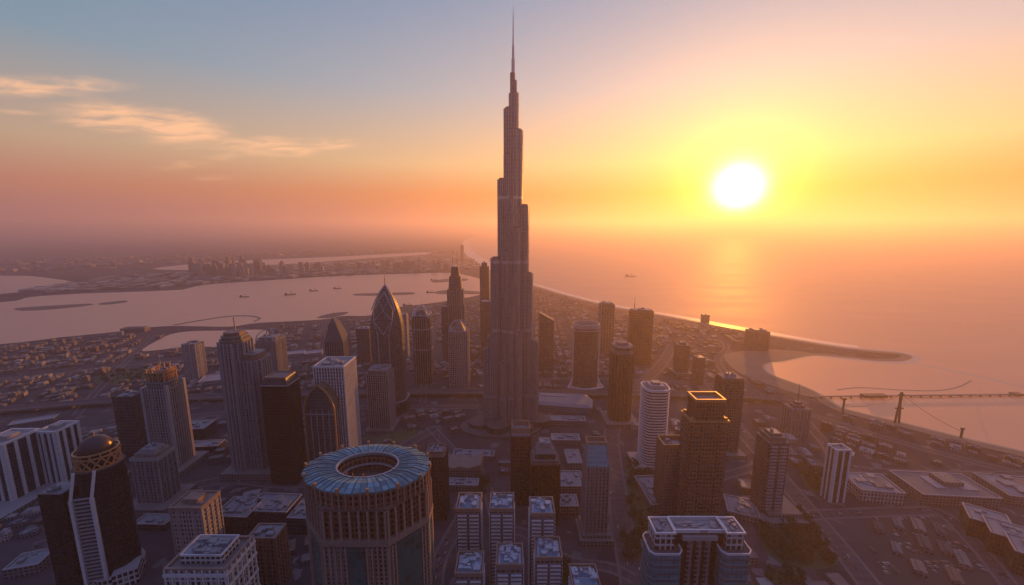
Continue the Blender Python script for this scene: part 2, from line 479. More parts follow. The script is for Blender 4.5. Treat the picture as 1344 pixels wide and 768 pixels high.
WATERS = [SEA, CREEK, LAKE, INLET, OUTER]
# sand along the coast and the line of surf
i0 = 30
ribbon('beach', COAST[i0:], 0, -26, 0.75, 'sand', 0)
ribbon('wet_beach', COAST[i0:], 7, 0, 0.70, 'wet_sand')
ribbon('surf', COAST[48:105], 20, 7, 0.65, 'surf')
ribbon('shallow_water', COAST[4:34], 190, 0, 0.60, 'shallow_water')
ribbon('shallow_water', COAST[33:72], 60, 14, 0.61, 'shallow_water')
ribbon('surf', COAST[34:48], 14, 7, 0.66, 'surf')
spit_px = [(950, 466), (975, 461), (1010, 459), (1055, 462), (1066, 467), (1030, 474), (1006, 477), (1001, 483), (1010, 491), (1030, 499), (1060, 510), (1075, 519), (1062, 521), (1030, 512), (990, 498), (962, 484)]
SPIT = smooth_line([P(*p) for p in spit_px], 4, True)
sheet('sand_flat', SPIT, 0.6, 'sand')

# ------------------------------------------------------------------ haze
def haze():
    m = bpy.data.materials.new('haze'); m.use_nodes = True
    n, l = m.node_tree.nodes, m.node_tree.links
    n.clear()
    v = n.new('ShaderNodeVolumePrincipled')
    v.inputs['Density'].default_value = HAZE_DENSITY
    v.inputs['Color'].default_value = (*HAZE_COLOR, 1)
    v.inputs['Anisotropy'].default_value = HAZE_ANISO
    for k in ('Density Attribute', 'Color Attribute', 'Temperature Attribute'):
        if k in v.inputs: v.inputs[k].default_value = ''
    o = n.new('ShaderNodeOutputMaterial'); l.new(v.outputs[0], o.inputs['Volume'])
    m.cycles.homogeneous_volume = True
    MATS['haze'] = m
    b = MB(); b.prism([(-FAR - 2000, -2500), (FAR + 2000, -2500), (FAR + 2000, FAR + 2000), (-FAR - 2000, FAR + 2000)], -1.0, 860.0, 0, 0, True, True)
    ob = b.build('haze', 'haze'); ob['kind'] = 'stuff'
    return ob

# ------------------------------------------------------------------ the tall tower
facade('tower_steel', (0.24, 0.21, 0.23), (0.12, 0.108, 0.125), 4.2, 7.5, 0.62, 0.78, 0.3, 0.45, 0.25, 0.12)
plain('steel_band', (0.50, 0.47, 0.49), 0.3, 0.65)
plain('roof_grey', (0.16, 0.14, 0.14), 0.85)
def supertall():
    t = T('spired_skyscraper', 'tallest tower, stepped and spired, rising far above everything at the centre', base=(671, 553), ty=120, cat='skyscraper', phrase='the spired supertall', w=95)
    m = t.m
    z = t.z
    sh = MB(); band = MB(); rib = MB()
    # wings: (direction, [(distance, half width, top row)])
    a_left, a_right, a_back = R(196), R(-14), R(92)
    front = R(-90)
    wings = [
        (a_left, [(5, 9, 144), (17.5, 10, 237), (32, 11, 339), (41, 10, 440), (52, 9, 456)]),
        (a_right, [(6, 8.5, 124), (14, 9.5, 173), (27, 10, 271), (36, 10, 359), (50, 9.5, 446)]),
        (a_back, [(16, 11, 200), (30, 11, 300), (44, 11, 400), (56, 10, 470)]),
        (R(-62), [(10, 9, 173), (20, 8.5, 300), (30, 8, 433)]),
        (R(-120), [(11, 8.5, 205), (21, 8.5, 330), (31, 8, 470)]),
        (R(-91), [(15, 7.5, 262), (25, 7.5, 400)]),
    ]
    def lobe(cx, cy, r, z1, rot):
        p = mv(oval(2 * r, 2 * r * 0.92, 14, 0.72), cx, cy, rot)
        sh.prism(p, 0, z1, 0, 1)
        sh.prism(mv(p, -cx, -cy) and mv(oval(1.5 * r, 1.4 * r, 12, 0.8), cx, cy, rot), z1, z1 + 4, 1, 1)
        rib.fins(p, 0, z1 + 1.5, 4.6, 0.8, 1.1, ends=False)
        for b in (517, 433, 345, 262):
            zb = z(b)
            if zb + 6 < z1: band.loft([(inset(p, -0.7), zb), (inset(p, -0.7), zb + 6)], 0, True, 0, True)
    for a, L in wings:
        for d, r, row in L:
            lobe(math.cos(a) * d, math.sin(a) * d, r, z(row), a)
    core = [(3.5, 0, 8.5, 123), (5, 0, 6.6, 106), (3, 0, 5.2, 96)]
    for cx, cy, r, row in core: sh.prism(mv(oval(2 * r, 2 * r, 12), cx, cy), 0, z(row), 0, 1)
    t.part('shaft', sh, ['tower_steel', 'roof_grey']); t.part('mullion_cladding', rib, 'steel_band'); t.part('mechanical_band', band, 'steel_band')
    sp = MB()
    rows = [(124, 4.6), (96, 4.4), (95.5, 3.6), (77, 3.4), (76.5, 2.6), (60, 2.3), (59.5, 1.5), (34, 1.1), (8, 0.3)]
    sp.loft([(mv(oval(2 * r, 2 * r, 10), 4, 0), z(y)) for y, r in rows], 0, True, 0)
    t.part('spire', sp, 'steel_band')
    po = MB()
    for a, L, r in ((a_left, 62, 34), (a_right, 58, 30), (a_back, 55, 30), (R(-125), 42, 34), (R(-55), 40, 30)):
        po.prism(mv(oval(2 * r, 1.5 * r, 20), math.cos(a) * L, math.sin(a) * L, a), 0, 14 + 3 * math.cos(a * 3), 0, 1)
    t.part('podium', po, ['dark_glass', 'roof_dark'])
    tr = MB(); 
    for rr, h in ((88, 4.0),):
        p = oval(2 * rr, 1.1 * rr, 48)
        tr.prism(mv(p, -22, -28), 0, h, 0, 1)
    t.part('terrace', tr, ['roof_dark', 'roof_dark'])
    return t
plain('roof_dark', (0.07, 0.065, 0.07), 0.8)
facade('dark_glass', (0.05, 0.045, 0.055), (0.035, 0.04, 0.055), 4, 4, 0.8, 0.7, 0.15, 0.5)
supertall()

# ------------------------------------------------------------------ facades
#        name            wall                 glass                pu  pv   fu   fv
facade('pale_ribbed',  (0.28, 0.265, 0.29), (0.022, 0.022, 0.03), 5, 6, 0.55, 0.65)
facade('white_office', (0.42, 0.40, 0.42), (0.02, 0.022, 0.03), 5, 7, 0.72, 0.66)
facade('cream_hotel',  (0.30, 0.25, 0.24), (0.025, 0.024, 0.03), 4, 6, 0.5, 0.6)
facade('brown_stone',  (0.20, 0.085, 0.055), (0.012, 0.01, 0.013), 4.5, 5.5, 0.6, 0.6)
facade('black_glass',  (0.010, 0.010, 0.013), (0.006, 0.006, 0.009), 4, 5, 0.85, 0.8, 0.12, 0.35)
facade('night_glass',  (0.032, 0.032, 0.042), (0.012, 0.014, 0.022), 3.5, 6, 0.7, 0.75, 0.15, 0.5)
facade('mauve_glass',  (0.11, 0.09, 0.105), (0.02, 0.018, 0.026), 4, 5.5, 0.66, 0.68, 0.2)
facade('teal_glass',   (0.06, 0.19, 0.24), (0.03, 0.20, 0.28), 4, 5, 0.85, 0.66, 0.25, 0.4, 0.3, 0.2, 0.15)
facade('blue_glass',   (0.03, 0.06, 0.08), (0.012, 0.05, 0.075), 4, 6, 0.8, 0.75, 0.15, 0.5)
facade('deep_teal',    (0.03, 0.075, 0.08), (0.012, 0.09, 0.10), 6, 9, 0.9, 0.85, 0.12, 0.4, 0.4)
facade('grey_ribbed',  (0.16, 0.145, 0.165), (0.018, 0.02, 0.026), 4.5, 5, 0.55, 0.6)
facade('stone_deco',   (0.19, 0.165, 0.17), (0.018, 0.02, 0.025), 4.2, 5.5, 0.5, 0.62)
facade('balcony_wall', (0.14, 0.135, 0.16), (0.012, 0.014, 0.02), 5, 4.6, 0.75, 0.6)
facade('beige_tower',  (0.21, 0.17, 0.16), (0.018, 0.02, 0.024), 4, 4.5, 0.55, 0.55)
facade('low_shop',     (0.16, 0.14, 0.145), (0.04, 0.04, 0.05), 5, 4.5, 0.6, 0.5)
plain('trim_white', (0.56, 0.54, 0.57), 0.55, 0, 0.12)
plain('trim_grey', (0.34, 0.315, 0.34), 0.5, 0.2, 0.15)
plain('trim_sunlit_bronze', (0.42, 0.22, 0.10), 0.45, 0.25, 0.25)  # bronze with the low sun's gold on the crowns put into its colour
plain('trim_brown', (0.15, 0.095, 0.08), 0.6, 0, 0.2)
plain('stone_trim', (0.29, 0.20, 0.165), 0.6, 0, 0.2)  # stone warmed: the drum tower's sunlit gold-brown is put into the colour
plain('joint_blue', (0.03, 0.075, 0.10), 0.5, 0, 0.3)
plain('steep_slate', (0.09, 0.085, 0.095), 0.85)
plain('trim_dark', (0.05, 0.045, 0.05), 0.5, 0.2)
plain('roof_white', (0.27, 0.255, 0.27), 0.8, 0, 0.3, 0.3)
plain('roof_tan', (0.22, 0.155, 0.13), 0.85, 0, 0.3, 0.2)
plain('roof_blue', (0.05, 0.17, 0.26), 0.4, 0.1, 0.5, 0.25)
plain('plant_metal', (0.19, 0.20, 0.23), 0.6, 0.2, 0.5, 0.4)
plain('court_metal', (0.30, 0.36, 0.44), 0.5, 0.3, 0.6, 0.5)
plain('dome_dark', (0.05, 0.035, 0.04), 0.3, 0.5, 0.3)
facade('glass_roof', (0.07, 0.13, 0.15), (0.13, 0.27, 0.32), 1.0, 0.5, 0.93, 0.92, 0.35, 0.5, 0.45)
plain('antenna_grey', (0.20, 0.18, 0.18), 0.5, 0.5)

def plant_boxes(mb, w, d, z, n, hmin=2, hmax=5, mi=0, seed=1, k=0.36):
    """roof machinery: boxes of several sizes"""
    r = random.Random(seed)
    if n: mb.box(0, 0, w * .86, d * .86, z - .01, z + .35, mi)
    for _ in range(n):
        a, b = w * r.uniform(0.08, 0.26), d * r.uniform(0.08, 0.26)
        mb.box(r.uniform(-k, k) * w, r.uniform(-k, k) * d, a, b, z + 0.36 + 0.003 * _, z + .4 + r.uniform(hmin, hmax), mi)
def mast(t, x, y, z0, z1, r=0.8, name='antenna'):
    m = MB(); m.bar((x, y, z0), (x, y, z0 + (z1 - z0) * .5), r); m.bar((x, y, z0 + (z1 - z0) * .5), (x, y, z1), r * .5)
    return t.part(name, m, 'antenna_grey')

# ---------------------------------------------------------------- round tower with the ring roof
def round_tower():
    t = T('round_tower', 'huge drum tower with a blue glass ring roof around a round open well', top=(483, 612), H=200, phrase='the ring roofed drum tower', w=170)
    m = mpp(t.Y, 200); RX = 79 * m; RY = RX * 0.66; H = 200.0
    n = 56
    O = lambda k, ky=None: [(math.cos(2 * math.pi * i / n) * RX * k, math.sin(2 * math.pi * i / n) * RY * (ky or k)) for i in range(n)]
    sh = MB()
    oct_ = mv(chamf(2 * RX * 0.99, 2 * RY * 0.99, RX * 0.5), 0, 0)
    sh.prism(oct_, 0, H - 52, 0, 1)
    t.part('shaft', sh, ['beige_tower', 'roof_grey'])
    # tall teal glass bays on each face
    def face(k): 
        a, b = Vector(oct_[k]), Vector(oct_[(k + 1) % 8]); return a, b
    for k in range(8):
        a, b = face(k); e = (b - a); L = e.length; e.normalize(); no = Vector((e.y, -e.x))
        if no.y > 0.5: continue
        c = (a + b) / 2; hw = L * (0.13 if abs(no.y) > .9 else 0.30)
        g = MB()
        q = [c - e * hw - no * .5, c + e * hw - no * .5, c + e * hw + no * 1.2, c - e * hw + no * 1.2]
        g.prism(ccw([tuple(x) for x in q]), 0, H - 54, 0, 0)
        t.part('glass_bay', g, ['deep_teal'])
    rb = MB()
    for k in range(8):
        a, b = face(k); e = b - a; L = e.length; e.normalize(); no = Vector((e.y, -e.x))
        if no.y > 0.5: continue
        mid = 0.13 if abs(no.y) > .9 else 0.30
        for i in range(13):
            f = i / 12
            if abs(f - .5) < mid - 0.01: continue
            c = a + e * (L * f)
            q = [c - e * .7 - no * .3, c + e * .7 - no * .3, c + e * .7 + no * 1.5, c - e * .7 + no * 1.5]
            rb.prism(ccw([tuple(x) for x in q]), 0, H - 53.5, 0, 0)
    t.part('rib_cladding', rb, ['stone_trim'])
    # cornice, column tier, upper drum
    co = MB(); p2 = inset(oct_, -2.0); co.prism(p2, H - 52, H - 47, 0, 0, True, True); t.part('cornice', co, ['roof_tan'])
    ti = MB(); p3 = inset(oct_, 2.0); ti.prism(p3, H - 47, H - 19, 0, 1); t.part('gallery_wall', ti, ['brown_stone', 'roof_grey'])
    cl = MB(); cl.fins(inset(oct_, 0.5), H - 47, H - 18.5, 8.5, 1.7, 1.9); t.part('colonnade', cl, ['stone_trim'])
    ub = MB(); ub.prism(inset(oct_, -0.5), H - 18.5, H - 16, 0, 0, True, True); t.part('gallery_cornice', ub, ['trim_brown'])
    dr = MB(); drum = O(1.0)
    dr.loft([(drum, H - 16), (drum, H - 1)], 0, cap=False)
    dr.loft([(O(.46, .50)[::-1], H - 34), (O(.46, .50)[::-1], H - 1)], 0, cap=False)
    dr.prism(O(.46, .50), H - 34.2, H - 34, 1, 1)
    t.part('drum_wall', dr, ['brown_stone', 'roof_dark'])
    cf = MB(); cf.fins(drum, H - 16, H - 1.5, 7.5, 1.0, 1.3, ends=False)
    cf.loft([(O(1.01), H - 9), (O(1.01), H - 7.6)], 0, True, 0, True) if False else None
    t.part('drum_ribbing', cf, ['stone_trim'])
    ro = MB()
    r2 = random.Random(3)
    out = [(x * (1.03 + 0.02 * math.sin(i * 1.7) + r2.uniform(-.012, .012)), y * (1.03 + .02 * math.sin(i * 1.7) + r2.uniform(-.012, .012))) for i, (x, y) in enumerate(drum)]
    inn = O(.50, .54)
    ro.annulus(out, O(.80), H, 0, H + 3.2); ro.annulus(O(.80), inn, H + 3.2, 0, H + 2.0)
    ro.loft([(out, H - 1.4), (out, H)], 0, cap=False); ro.loft([(inn[::-1], H - 1), (inn[::-1], H + 2.0)], 0, cap=False)
    t.part('ring_roof', ro, ['glass_roof'])
    rr = MB()
    for i in range(0, n):
        a, b = out[i], O(.80)[i]; c = inn[i]
        w = 0.25 if i % 2 else 0.5
        rr.bar((*a, H + .3), (*b, H + 3.6), w * .6); rr.bar((*b, H + 3.6), (*c, H + 2.4), w * .6)
    t.part('roof_rib', rr, ['joint_blue'])
    for k, zz in ((.47, H + 2.6), (.43, H - 8), (.38, H - 16)):
        ri = MB(); A, B = O(k + .015, (k + .015) * 1.09), O(k - .015, (k - .015) * 1.09)
        if k == .47: A, B = O(.515, .555), O(.485, .525)
        ri.loft([(A, zz - 1.5), (A, zz)], 0, cap=False); ri.loft([(B[::-1], zz - 1.5), (B[::-1], zz)], 0, cap=False); ri.annulus(A, B, zz)
        t.part('well_ring', ri, ['trim_grey'])
    pn = MB()
    for i in range(0, n, 4):
        x, y = out[i]; pn.box(x, y, 2.2, 2.2, H - 2, H + 3.5, 0, 0, i)
    for i in (38, 40, 43): 
        x, y = inn[i]; pn.bar((x, y, H + 2), (x, y, H + 6), .35)
    t.part('pinnacle', pn, ['trim_sunlit_bronze'])
    return t
round_tower()

# ---------------------------------------------------------------- seven balcony towers in two rows
def balcony_block(px, py, H, label, seed):
    t = T('residential_tower', label, top=(px, py), H=H, group='balcony towers with blue roof courts', w=36)
    w = 27.0; d = 27.0
    p = rect(w, d)
    sh = MB(); sh.prism(p, 0, H, 0, 1); t.part('shaft', sh, ['balcony_wall', 'roof_grey'])
    ba = MB()
    for sx in (-1, 1):
        z = 6.0
        while z < H - 4:
            ba.box(sx * w * .25, -d / 2 - .7, w * .40, 2.4, z, z + .9)
            z += 4.6
    z = 6.0
    while z < H - 4:
        for sx in (-1, 1): ba.box(sx * (w / 2 + .5), 0, 1.8, d * .55, z, z + .9)
        z += 4.6
    t.part('balcony_slab', ba, ['trim_white'])
    fr = MB(); fr.parapet(inset(p, -.6), H, 4.5, 1.6); t.part('parapet', fr, ['roof_tan'])
    dk = MB(); dk.box(0, -d * .24, w * .7, d * .34, H, H + 3.2); dk.box(0, d * .12, w * .55, d * .22, H + .003, H + 3.6); t.part('roof_court', dk, ['roof_blue'])
    pb = MB(); plant_boxes(pb, w, d * .9, H + 2.1, 20, .6, 4.0, 0, seed, .36)
    t.part('roof_plant', pb, ['court_metal'])
    ar = MB(); r = random.Random(seed)
    for k in range(3):
        x, y = r.uniform(-.35, .35) * w, r.uniform(-.1, .4) * d
        ar.bar((x, y, H + 5), (x + r.uniform(-6, 6), y + r.uniform(-3, 3), H + 6.5), .4)
    ar.box(0, d * .25, w * .4, .8, H + .01, H + 7)
    t.part('roof_screen', ar, ['roof_white'])
    return t
BT = [(616, 661, 112, 'balcony tower at the left end of the rear row beside the ring roofed drum'), (659, 661, 112, 'balcony tower in the middle of the rear row with blue roof court'),
      (711, 667, 112, 'balcony tower at the right end of the rear row below the stepped black tower'), (617, 742, 85, 'balcony tower nearest the drum tower in the front row, cut by the frame bottom'),
      (669, 731, 88, 'second balcony tower of the front row counting from the drum tower'), (719, 722, 90, 'third balcony tower of the front row counting from the drum tower'),
      (767, 760, 80, 'lowest balcony tower standing apart near the picture bottom right of the rows')]
for i, b in enumerate(BT): balcony_block(*b, seed=20 + i)

# ---------------------------------------------------------------- H shaped teal block in front on the right
def teal_block():
    t = T('teal_office_block', 'teal glass twin block joined by a striped centre with white framed roofs', top=(913, 690), H=150, cat='office block', phrase='the teal twin block', w=150)
    m = mpp(t.Y, 150) * .9; H = 150
    wl_, wr = 46 * m, 42 * m
    xl, xr = -50 * m, 50 * m
    for sx, x, w in ((-1, xl, wl_), (1, xr, wr)):
        p = mv(chamf(w, 40 * m, 6 * m), x, -6 * m)
        a = MB(); a.prism(p, 0, H - 16, 0, 1); t.part('wing', a, ['teal_glass', 'roof_dark'])
        s = MB(); s.slabs(p, 6, H - 20, 7.2, 0.5, 1.3); t.part('floor_band', s, ['joint_blue'])
        e = MB(); e.parapet(inset(p, -.5), H - 16, 1.8, .9); t.part('parapet', e, ['trim_white'])
        ph = MB(); q = mv(rect(w * .58, 30 * m), x + sx * 0 , -1 * m); ph.prism(q, H - 16, H, 0, 1); t.part('penthouse', ph, ['white_office', 'roof_tan'])
        f = MB(); f.parapet(inset(q, -1.0), H, 1.8, 1.3); t.part('roof_frame', f, ['trim_white'])
        pb = MB()
        b2 = MB(); plant_boxes(b2, w * .5, 26 * m, 0, 10, 1, 3, 0, 5 + sx)
        b2.v = [(X + x, Y - m, Z + H) for X, Y, Z in b2.v]
        t.part('roof_plant', b2, ['plant_metal'])
    c = MB(); q = mv(rect(74 * m, 26 * m), 4 * m, 5 * m); c.prism(q, 0, H - 3, 0, 1); t.part('centre_block', c, ['black_glass', 'roof_white'])
    for k in (-1, 0, 1):
        s = MB(); s.box(2 * m + k * 13 * m, -9 * m, 8 * m, 2.2, 0, H - 9); t.part('pier_stripe', s, ['grey_ribbed'])
    e = MB(); e.parapet(inset(q, -.7), H - 3, 3.4, 1.2); t.part('roof_frame', e, ['trim_white'])
    pb = MB(); plant_boxes(pb, 70 * m, 22 * m, H - 2.9, 26, 1, 2.6, 0, 11, .4); t.part('roof_plant', pb, ['roof_white'])
    sl = MB(); sl.box(2 * m, -8 * m, 50 * m, 6, H - 9, H - 5); t.part('canopy', sl, ['trim_grey'])
teal_block()

# ---------------------------------------------------------------- dark tower with dome and ladder frame
def dome_tower():
    t = T('domed_tower', 'black oval tower under a dark dome with sunlit gold lattice crown and white ladder frame', base=(156, 752), ty=608, phrase='the domed black tower', w=62, yaw=R(15))
    m = mpp(t.Y, t.H); H = t.H; w, d = 51 * m, 48 * m
    p = oval(w, d, 28)
    sh = MB(); sh.prism(p, 12, H, 0, 1); t.part('shaft', sh, ['black_glass', 'roof_dark'])
    po = MB(); po.prism(oval(w * 1.14, d * 1.14, 28), 0, 14, 0, 1); po.box(w * .42, -d * .35, w * .5, d * .5, 0, 20, 0, 1, .3); t.part('podium', po, ['white_office', 'roof_white'])
    cr = MB(); n = 14; c0 = oval(w * .86, d * .86, n)
    cr.loft([(oval(w * .70, d * .70, 20), H), (oval(w * .70, d * .70, 20), H + 19)], 0, True, 1); t.part('crown_wall', cr, ['black_glass', 'roof_dark'])
    la = MB()
    for z0 in (H + .5, H + 13, H + 18):
        A, B = oval(w * .89, d * .89, 28), oval(w * .82, d * .82, 28)
        la.loft([(A, z0), (A, z0 + 1.5)], 0, cap=False); la.loft([(B[::-1], z0), (B[::-1], z0 + 1.5)], 0, cap=False); la.annulus(A, B, z0 + 1.5)
    for i in range(n):
        a, b = c0[i], c0[(i + 1) % n]
        la.bar((*a, H + 1), (*b, H + 13.5), .75); la.bar((*b, H + 1), (*a, H + 13.5), .75); la.bar((*a, H + 13), (*a, H + 18.5), .6)
    t.part('lattice_crown', la, ['trim_sunlit_bronze'])  # gold of the sunlit crown painted in as bronze
    do = MB(); L = []
    for k in range(9):
        f = k / 8 * math.pi / 2; L.append((oval(w * .68 * math.cos(f) + .4, d * .68 * math.cos(f) + .4, 24), H + 19 + 16 * math.sin(f)))
    do.loft(L, 0, True, 0); o = t.part('dome', do, ['dome_dark'], smooth=True)
    f = MB(); f.bar((0, 0, H + 34.5), (0, 0, H + 41), .4); t.part('finial', f, ['trim_sunlit_bronze'], parent=o)
    # white frame climbing the front, bending outwards below the crown
    x0, x1 = -w * .36, w * .06; yf = -d * .49
    zk = H * .80
    fr = MB()
    for x, xt in ((x0, x0 + w * .10), (x1, x1 + w * .10)):
        fr.bar((x, yf - 1.5, 0), (x, yf - 1.5, zk), 1.5); fr.bar((x, yf - 1.5, zk), (xt, yf * .92, H + 1), 1.4)
    t.part('ladder_frame', fr, ['trim_white'])
    ru = MB(); z = 8
    while z < zk: ru.box((x0 + x1) / 2, yf - .9, x1 - x0, 2.4, z, z + 1.5); z += 4.8
    t.part('balcony_slab', ru, ['trim_grey'])
    bk = MB(); bk.box((x0 + x1) / 2, yf + 4, x1 - x0, 8, 0, zk); t.part('bay_wall', bk, ['night_glass'])
dome_tower()
def simple(name, label, base=None, ty=None, w=30, d=0.8, mat='mauve_glass', roof='roof_grey', top=None, H=None, cat='tower', phrase=None, poly=None, yaw=0.0,
           fin=None, fin_mat='trim_grey', slab=None, slab_mat='trim_grey', podium=None, pod_mat='low_shop', tiers=None, parapet=None, plant=6, plant_mat='plant_metal',
           antenna=None, group=None, band=None, taper=None, fin_out=0.9, fin_w=0.8):
    """rectangular tower: shaft, set-back tiers, ribs or balcony slabs, parapet, machinery and podium"""
    t = T(name, label, base, ty, top, H, cat, group, yaw, phrase, w)
    m = t.m; W_, D_ = w * m, w * m * d; H = t.H
    p = poly(W_, D_) if poly else rect(W_, D_)
    hs = H
    tot = sum(x[1] for x in tiers) if tiers else 0
    hs = H - tot
    a = MB(); a.prism(p, 0, hs, 0, 1, top=mv(p, sc=taper) if taper else None); t.part('shaft', a, [mat, roof])
    if fin: b = MB(); b.fins(p, 0.5, hs + 1.5, fin, fin_w, fin_out); t.part('rib_cladding', b, [fin_mat])
    if slab: b = MB(); b.slabs(p, 5, hs - 2, slab, 1.3, 1.3); t.part('balcony_slab', b, [slab_mat])
    if band:
        for f in band: b = MB(); b.prism(inset(p, -1.1), hs * f, hs * f + 3, 0, 0, True, True); t.part('floor_band', b, [slab_mat])
    z = hs; q = p; pm = slab_mat
    for k, (s, h, mt) in enumerate(tiers or []):
        q = mv(p, sc=s); b = MB(); b.prism(q, z, z + h, 0, 1, bottom=True); t.part('crown_tier', b, [mt, roof]); z += h
    if parapet: b = MB(); b.parapet(inset(q, -.4), z, parapet[0], parapet[1]); t.part('parapet', b, [parapet[2]])
    if plant:
        b = MB(); xs = [x for x, y in q]; ys = [y for x, y in q]
        plant_boxes(b, max(xs) - min(xs), max(ys) - min(ys), z + .02, plant, 1.5, 5, 0, int(abs(t.X) * 7) % 999, .3); t.part('roof_plant', b, [plant_mat])
    if podium:
        for (dx, dy, pw, pd, ph) in podium: b = MB(); b.box(dx * m, dy * m, pw * m, pd * m, 0, ph, 0, 1); t.part('podium', b, [pod_mat, 'roof_grey'])
    if antenna: mast(t, antenna[0] * m, 0, z, zy(t.Y, antenna[1]), antenna[2] if len(antenna) > 2 else 0.8)
    t.top = z; t.p = p; t.q = q; t.W, t.D = W_, D_
    return t
def gothic(t, H0, w, d, n=4, mat='trim_grey', h=None):
    """pointed arches of ribs closing over the top of a tower"""
    h = h or w * .8; b = MB()
    for sx in (-1, 1):
        for sy in (-1, 1):
            pts = [(sx * w / 2 * math.cos(f), sy * d / 2 * math.cos(f), H0 + h * math.sin(f)) for f in [k / 6 * 1.45 for k in range(7)]]
            for p, q in zip(pts, pts[1:]): b.bar(p, q, .9)
    for s, ax in ((-1, 0), (1, 0), (-1, 1), (1, 1)):
        for k in range(n):
            c = -0.5 + (k + .5) / n
            for dx in (-1, 1):
                x0 = c + dx / n / 2
                P_ = lambda u, z: ((u * w, s * d / 2, z) if ax == 0 else (s * w / 2, u * d, z))
                b.bar(P_(x0, H0 - w * .5), P_(x0, H0 - w * .1), .6); b.bar(P_(x0, H0 - w * .1), P_(c, H0 + w * .12), .6)
    return t.part('arch_crown', b, [mat])

simple('dark_slab_annex', 'low black slab leaning close behind the left of the domed tower', base=(106, 768), ty=640, w=30, d=.9, mat='black_glass', cat='building', plant=5)
# white office slabs at the left edge
def white_offices():
    t = T('white_office_complex', 'white framed office slabs with dark glass strips at the left edge', base=(-14, 655), ty=585, cat='office block', phrase='the white framed offices', w=80)
    m = t.m; H = t.H
    blocks = [(-20, -8, 50, 46, H), (28, 10, 36, 40, H + 6), (58, 42, 26, 30, H + 3)]
    for i, (x, y, w, d, h) in enumerate(blocks):
        p = mv(rect(w * m, d * m), x * m, y * m)
        b = MB(); b.prism(p, 0, h, 0, 1); t.part('slab_block', b, ['night_glass', 'roof_white'])
        f = MB(); f.fins(p, 0, h + 1.5, 14 * m if i < 2 else 9 * m, 4.2, 1.4); t.part('white_pier', f, ['trim_white'])
        e = MB(); e.parapet(inset(p, -1.2), h, 3.5, 2.0); t.part('parapet', e, ['trim_white'])
        s = MB(); s.box(x * m, y * m, w * m * .5, d * m * .35, h, h + 7); plant_boxes(s, w * m * .7, d * m * .7, 0, 1); t.part('roof_plant', s, ['roof_white'])
    s = MB(); s.slabs(mv(oval(34 * m, 34 * m, 16), -20 * m, -30 * m), 3, H - 4, 4.6, 1, 1.4); t.part('balcony_slab', s, ['trim_white'])
    s = MB(); s.prism(mv(oval(32 * m, 32 * m, 16), -20 * m, -30 * m), 0, H - 2, 0, 1); t.part('rounded_bay', s, ['night_glass', 'roof_white'])
    s = MB(); s.box(10 * m, 0, 120 * m, 90 * m, 0, 6, 0, 1); t.part('podium', s, ['low_shop', 'roof_white'])
white_offices()
simple('dark_slab_tower', 'plain black slab tower tucked behind the lattice crowned tower', base=(184, 600), ty=517, w=25, d=.9, mat='night_glass', parapet=(2, 1, 'trim_dark'))
# lattice crowned tower
def lattice_tower():
    t = simple('crowned_tower', 'tall art deco tower with ragged sunlit orange lattice crown and pale ribs', base=(230, 612), ty=488, w=33, d=.85, mat='stone_deco', fin=5.2, fin_mat='trim_grey',
               poly=lambda w, d: chamf(w, d, w * .16), tiers=[(.86, 12, 'stone_deco'), (.66, 14, 'brown_stone')], plant=4, phrase='the lattice crowned tower', podium=[(0, 0, 56, 50, 10)])
    H = t.top; w, d = t.W * .66, t.D * .66; b = MB(); r = random.Random(5)
    for sx in (-1, -.33, .33, 1):
        for sy in (-1, 1):
            b.bar((sx * w / 2, sy * d / 2, H - 14), (sx * w / 2, sy * d / 2, H + r.uniform(4, 12)), .9)
    for z in (H + 2, H + 6): b.bar((-w / 2, -d / 2, z), (w / 2, -d / 2, z), .6); b.bar((w / 2, -d / 2, z), (w / 2, d / 2, z), .6); b.bar((-w / 2, -d / 2, z), (-w / 2, d / 2, z), .6)
    for k in range(6):
        x = -w / 2 + w * k / 6; b.bar((x, -d / 2, H - 10), (x + w / 6, -d / 2, H + 6), .45); b.bar((x + w / 6, -d / 2, H - 10), (x, -d / 2, H + 6), .45)
        y = -d / 2 + d * k / 6; b.bar((w / 2, y, H - 10), (w / 2, y + d / 6, H + 6), .45); b.bar((w / 2, y + d / 6, H - 10), (w / 2, y, H + 6), .45)
    t.part('lattice_crown', b, ['trim_sunlit_bronze'])  # orange sunlight on the lattice carried by the bronze colour
    s = MB()
    for sx in (-1, 1):
        for sy in (-1, 1): s.box(sx * t.W * .46, sy * t.D * .46, 5, 5, 0, H - 22 + (4 if sx > 0 else 0))
    t.part('corner_buttress', s, ['trim_grey'])
    mast(t, 0, 0, H, zy(t.Y, 459), .6)
lattice_tower()
simple('capped_tower', 'stocky ribbed tower with overhanging stepped flat cap', base=(211, 658), ty=586, w=33, d=.8, mat='grey_ribbed', fin=7, fin_mat='trim_grey', tiers=[(1.1, 5, 'trim_grey'), (.86, 5, 'roof_tan'), (.6, 5, 'trim_grey')],
       podium=[(0, 0, 56, 52, 9)], phrase='the flat capped tower', plant=4)
def cream_block():
    t = simple('cream_hotel', 'cream hotel block with square piers and terracotta flat roof', base=(266, 728), ty=657, w=40, d=.8, mat='cream_hotel', roof='roof_tan', fin=9, fin_mat='roof_white', fin_w=1.4, tiers=[(1.04, 3, 'roof_tan')],
           parapet=(2.5, 2.2, 'roof_tan'), plant=3, cat='hotel', phrase='the cream hotel', plant_mat='roof_tan')
    b = MB(); b.box(0, 0, t.W * .5, t.D * .45, t.top + .02, t.top + 7); t.part('penthouse', b, ['roof_tan'])
cream_block()
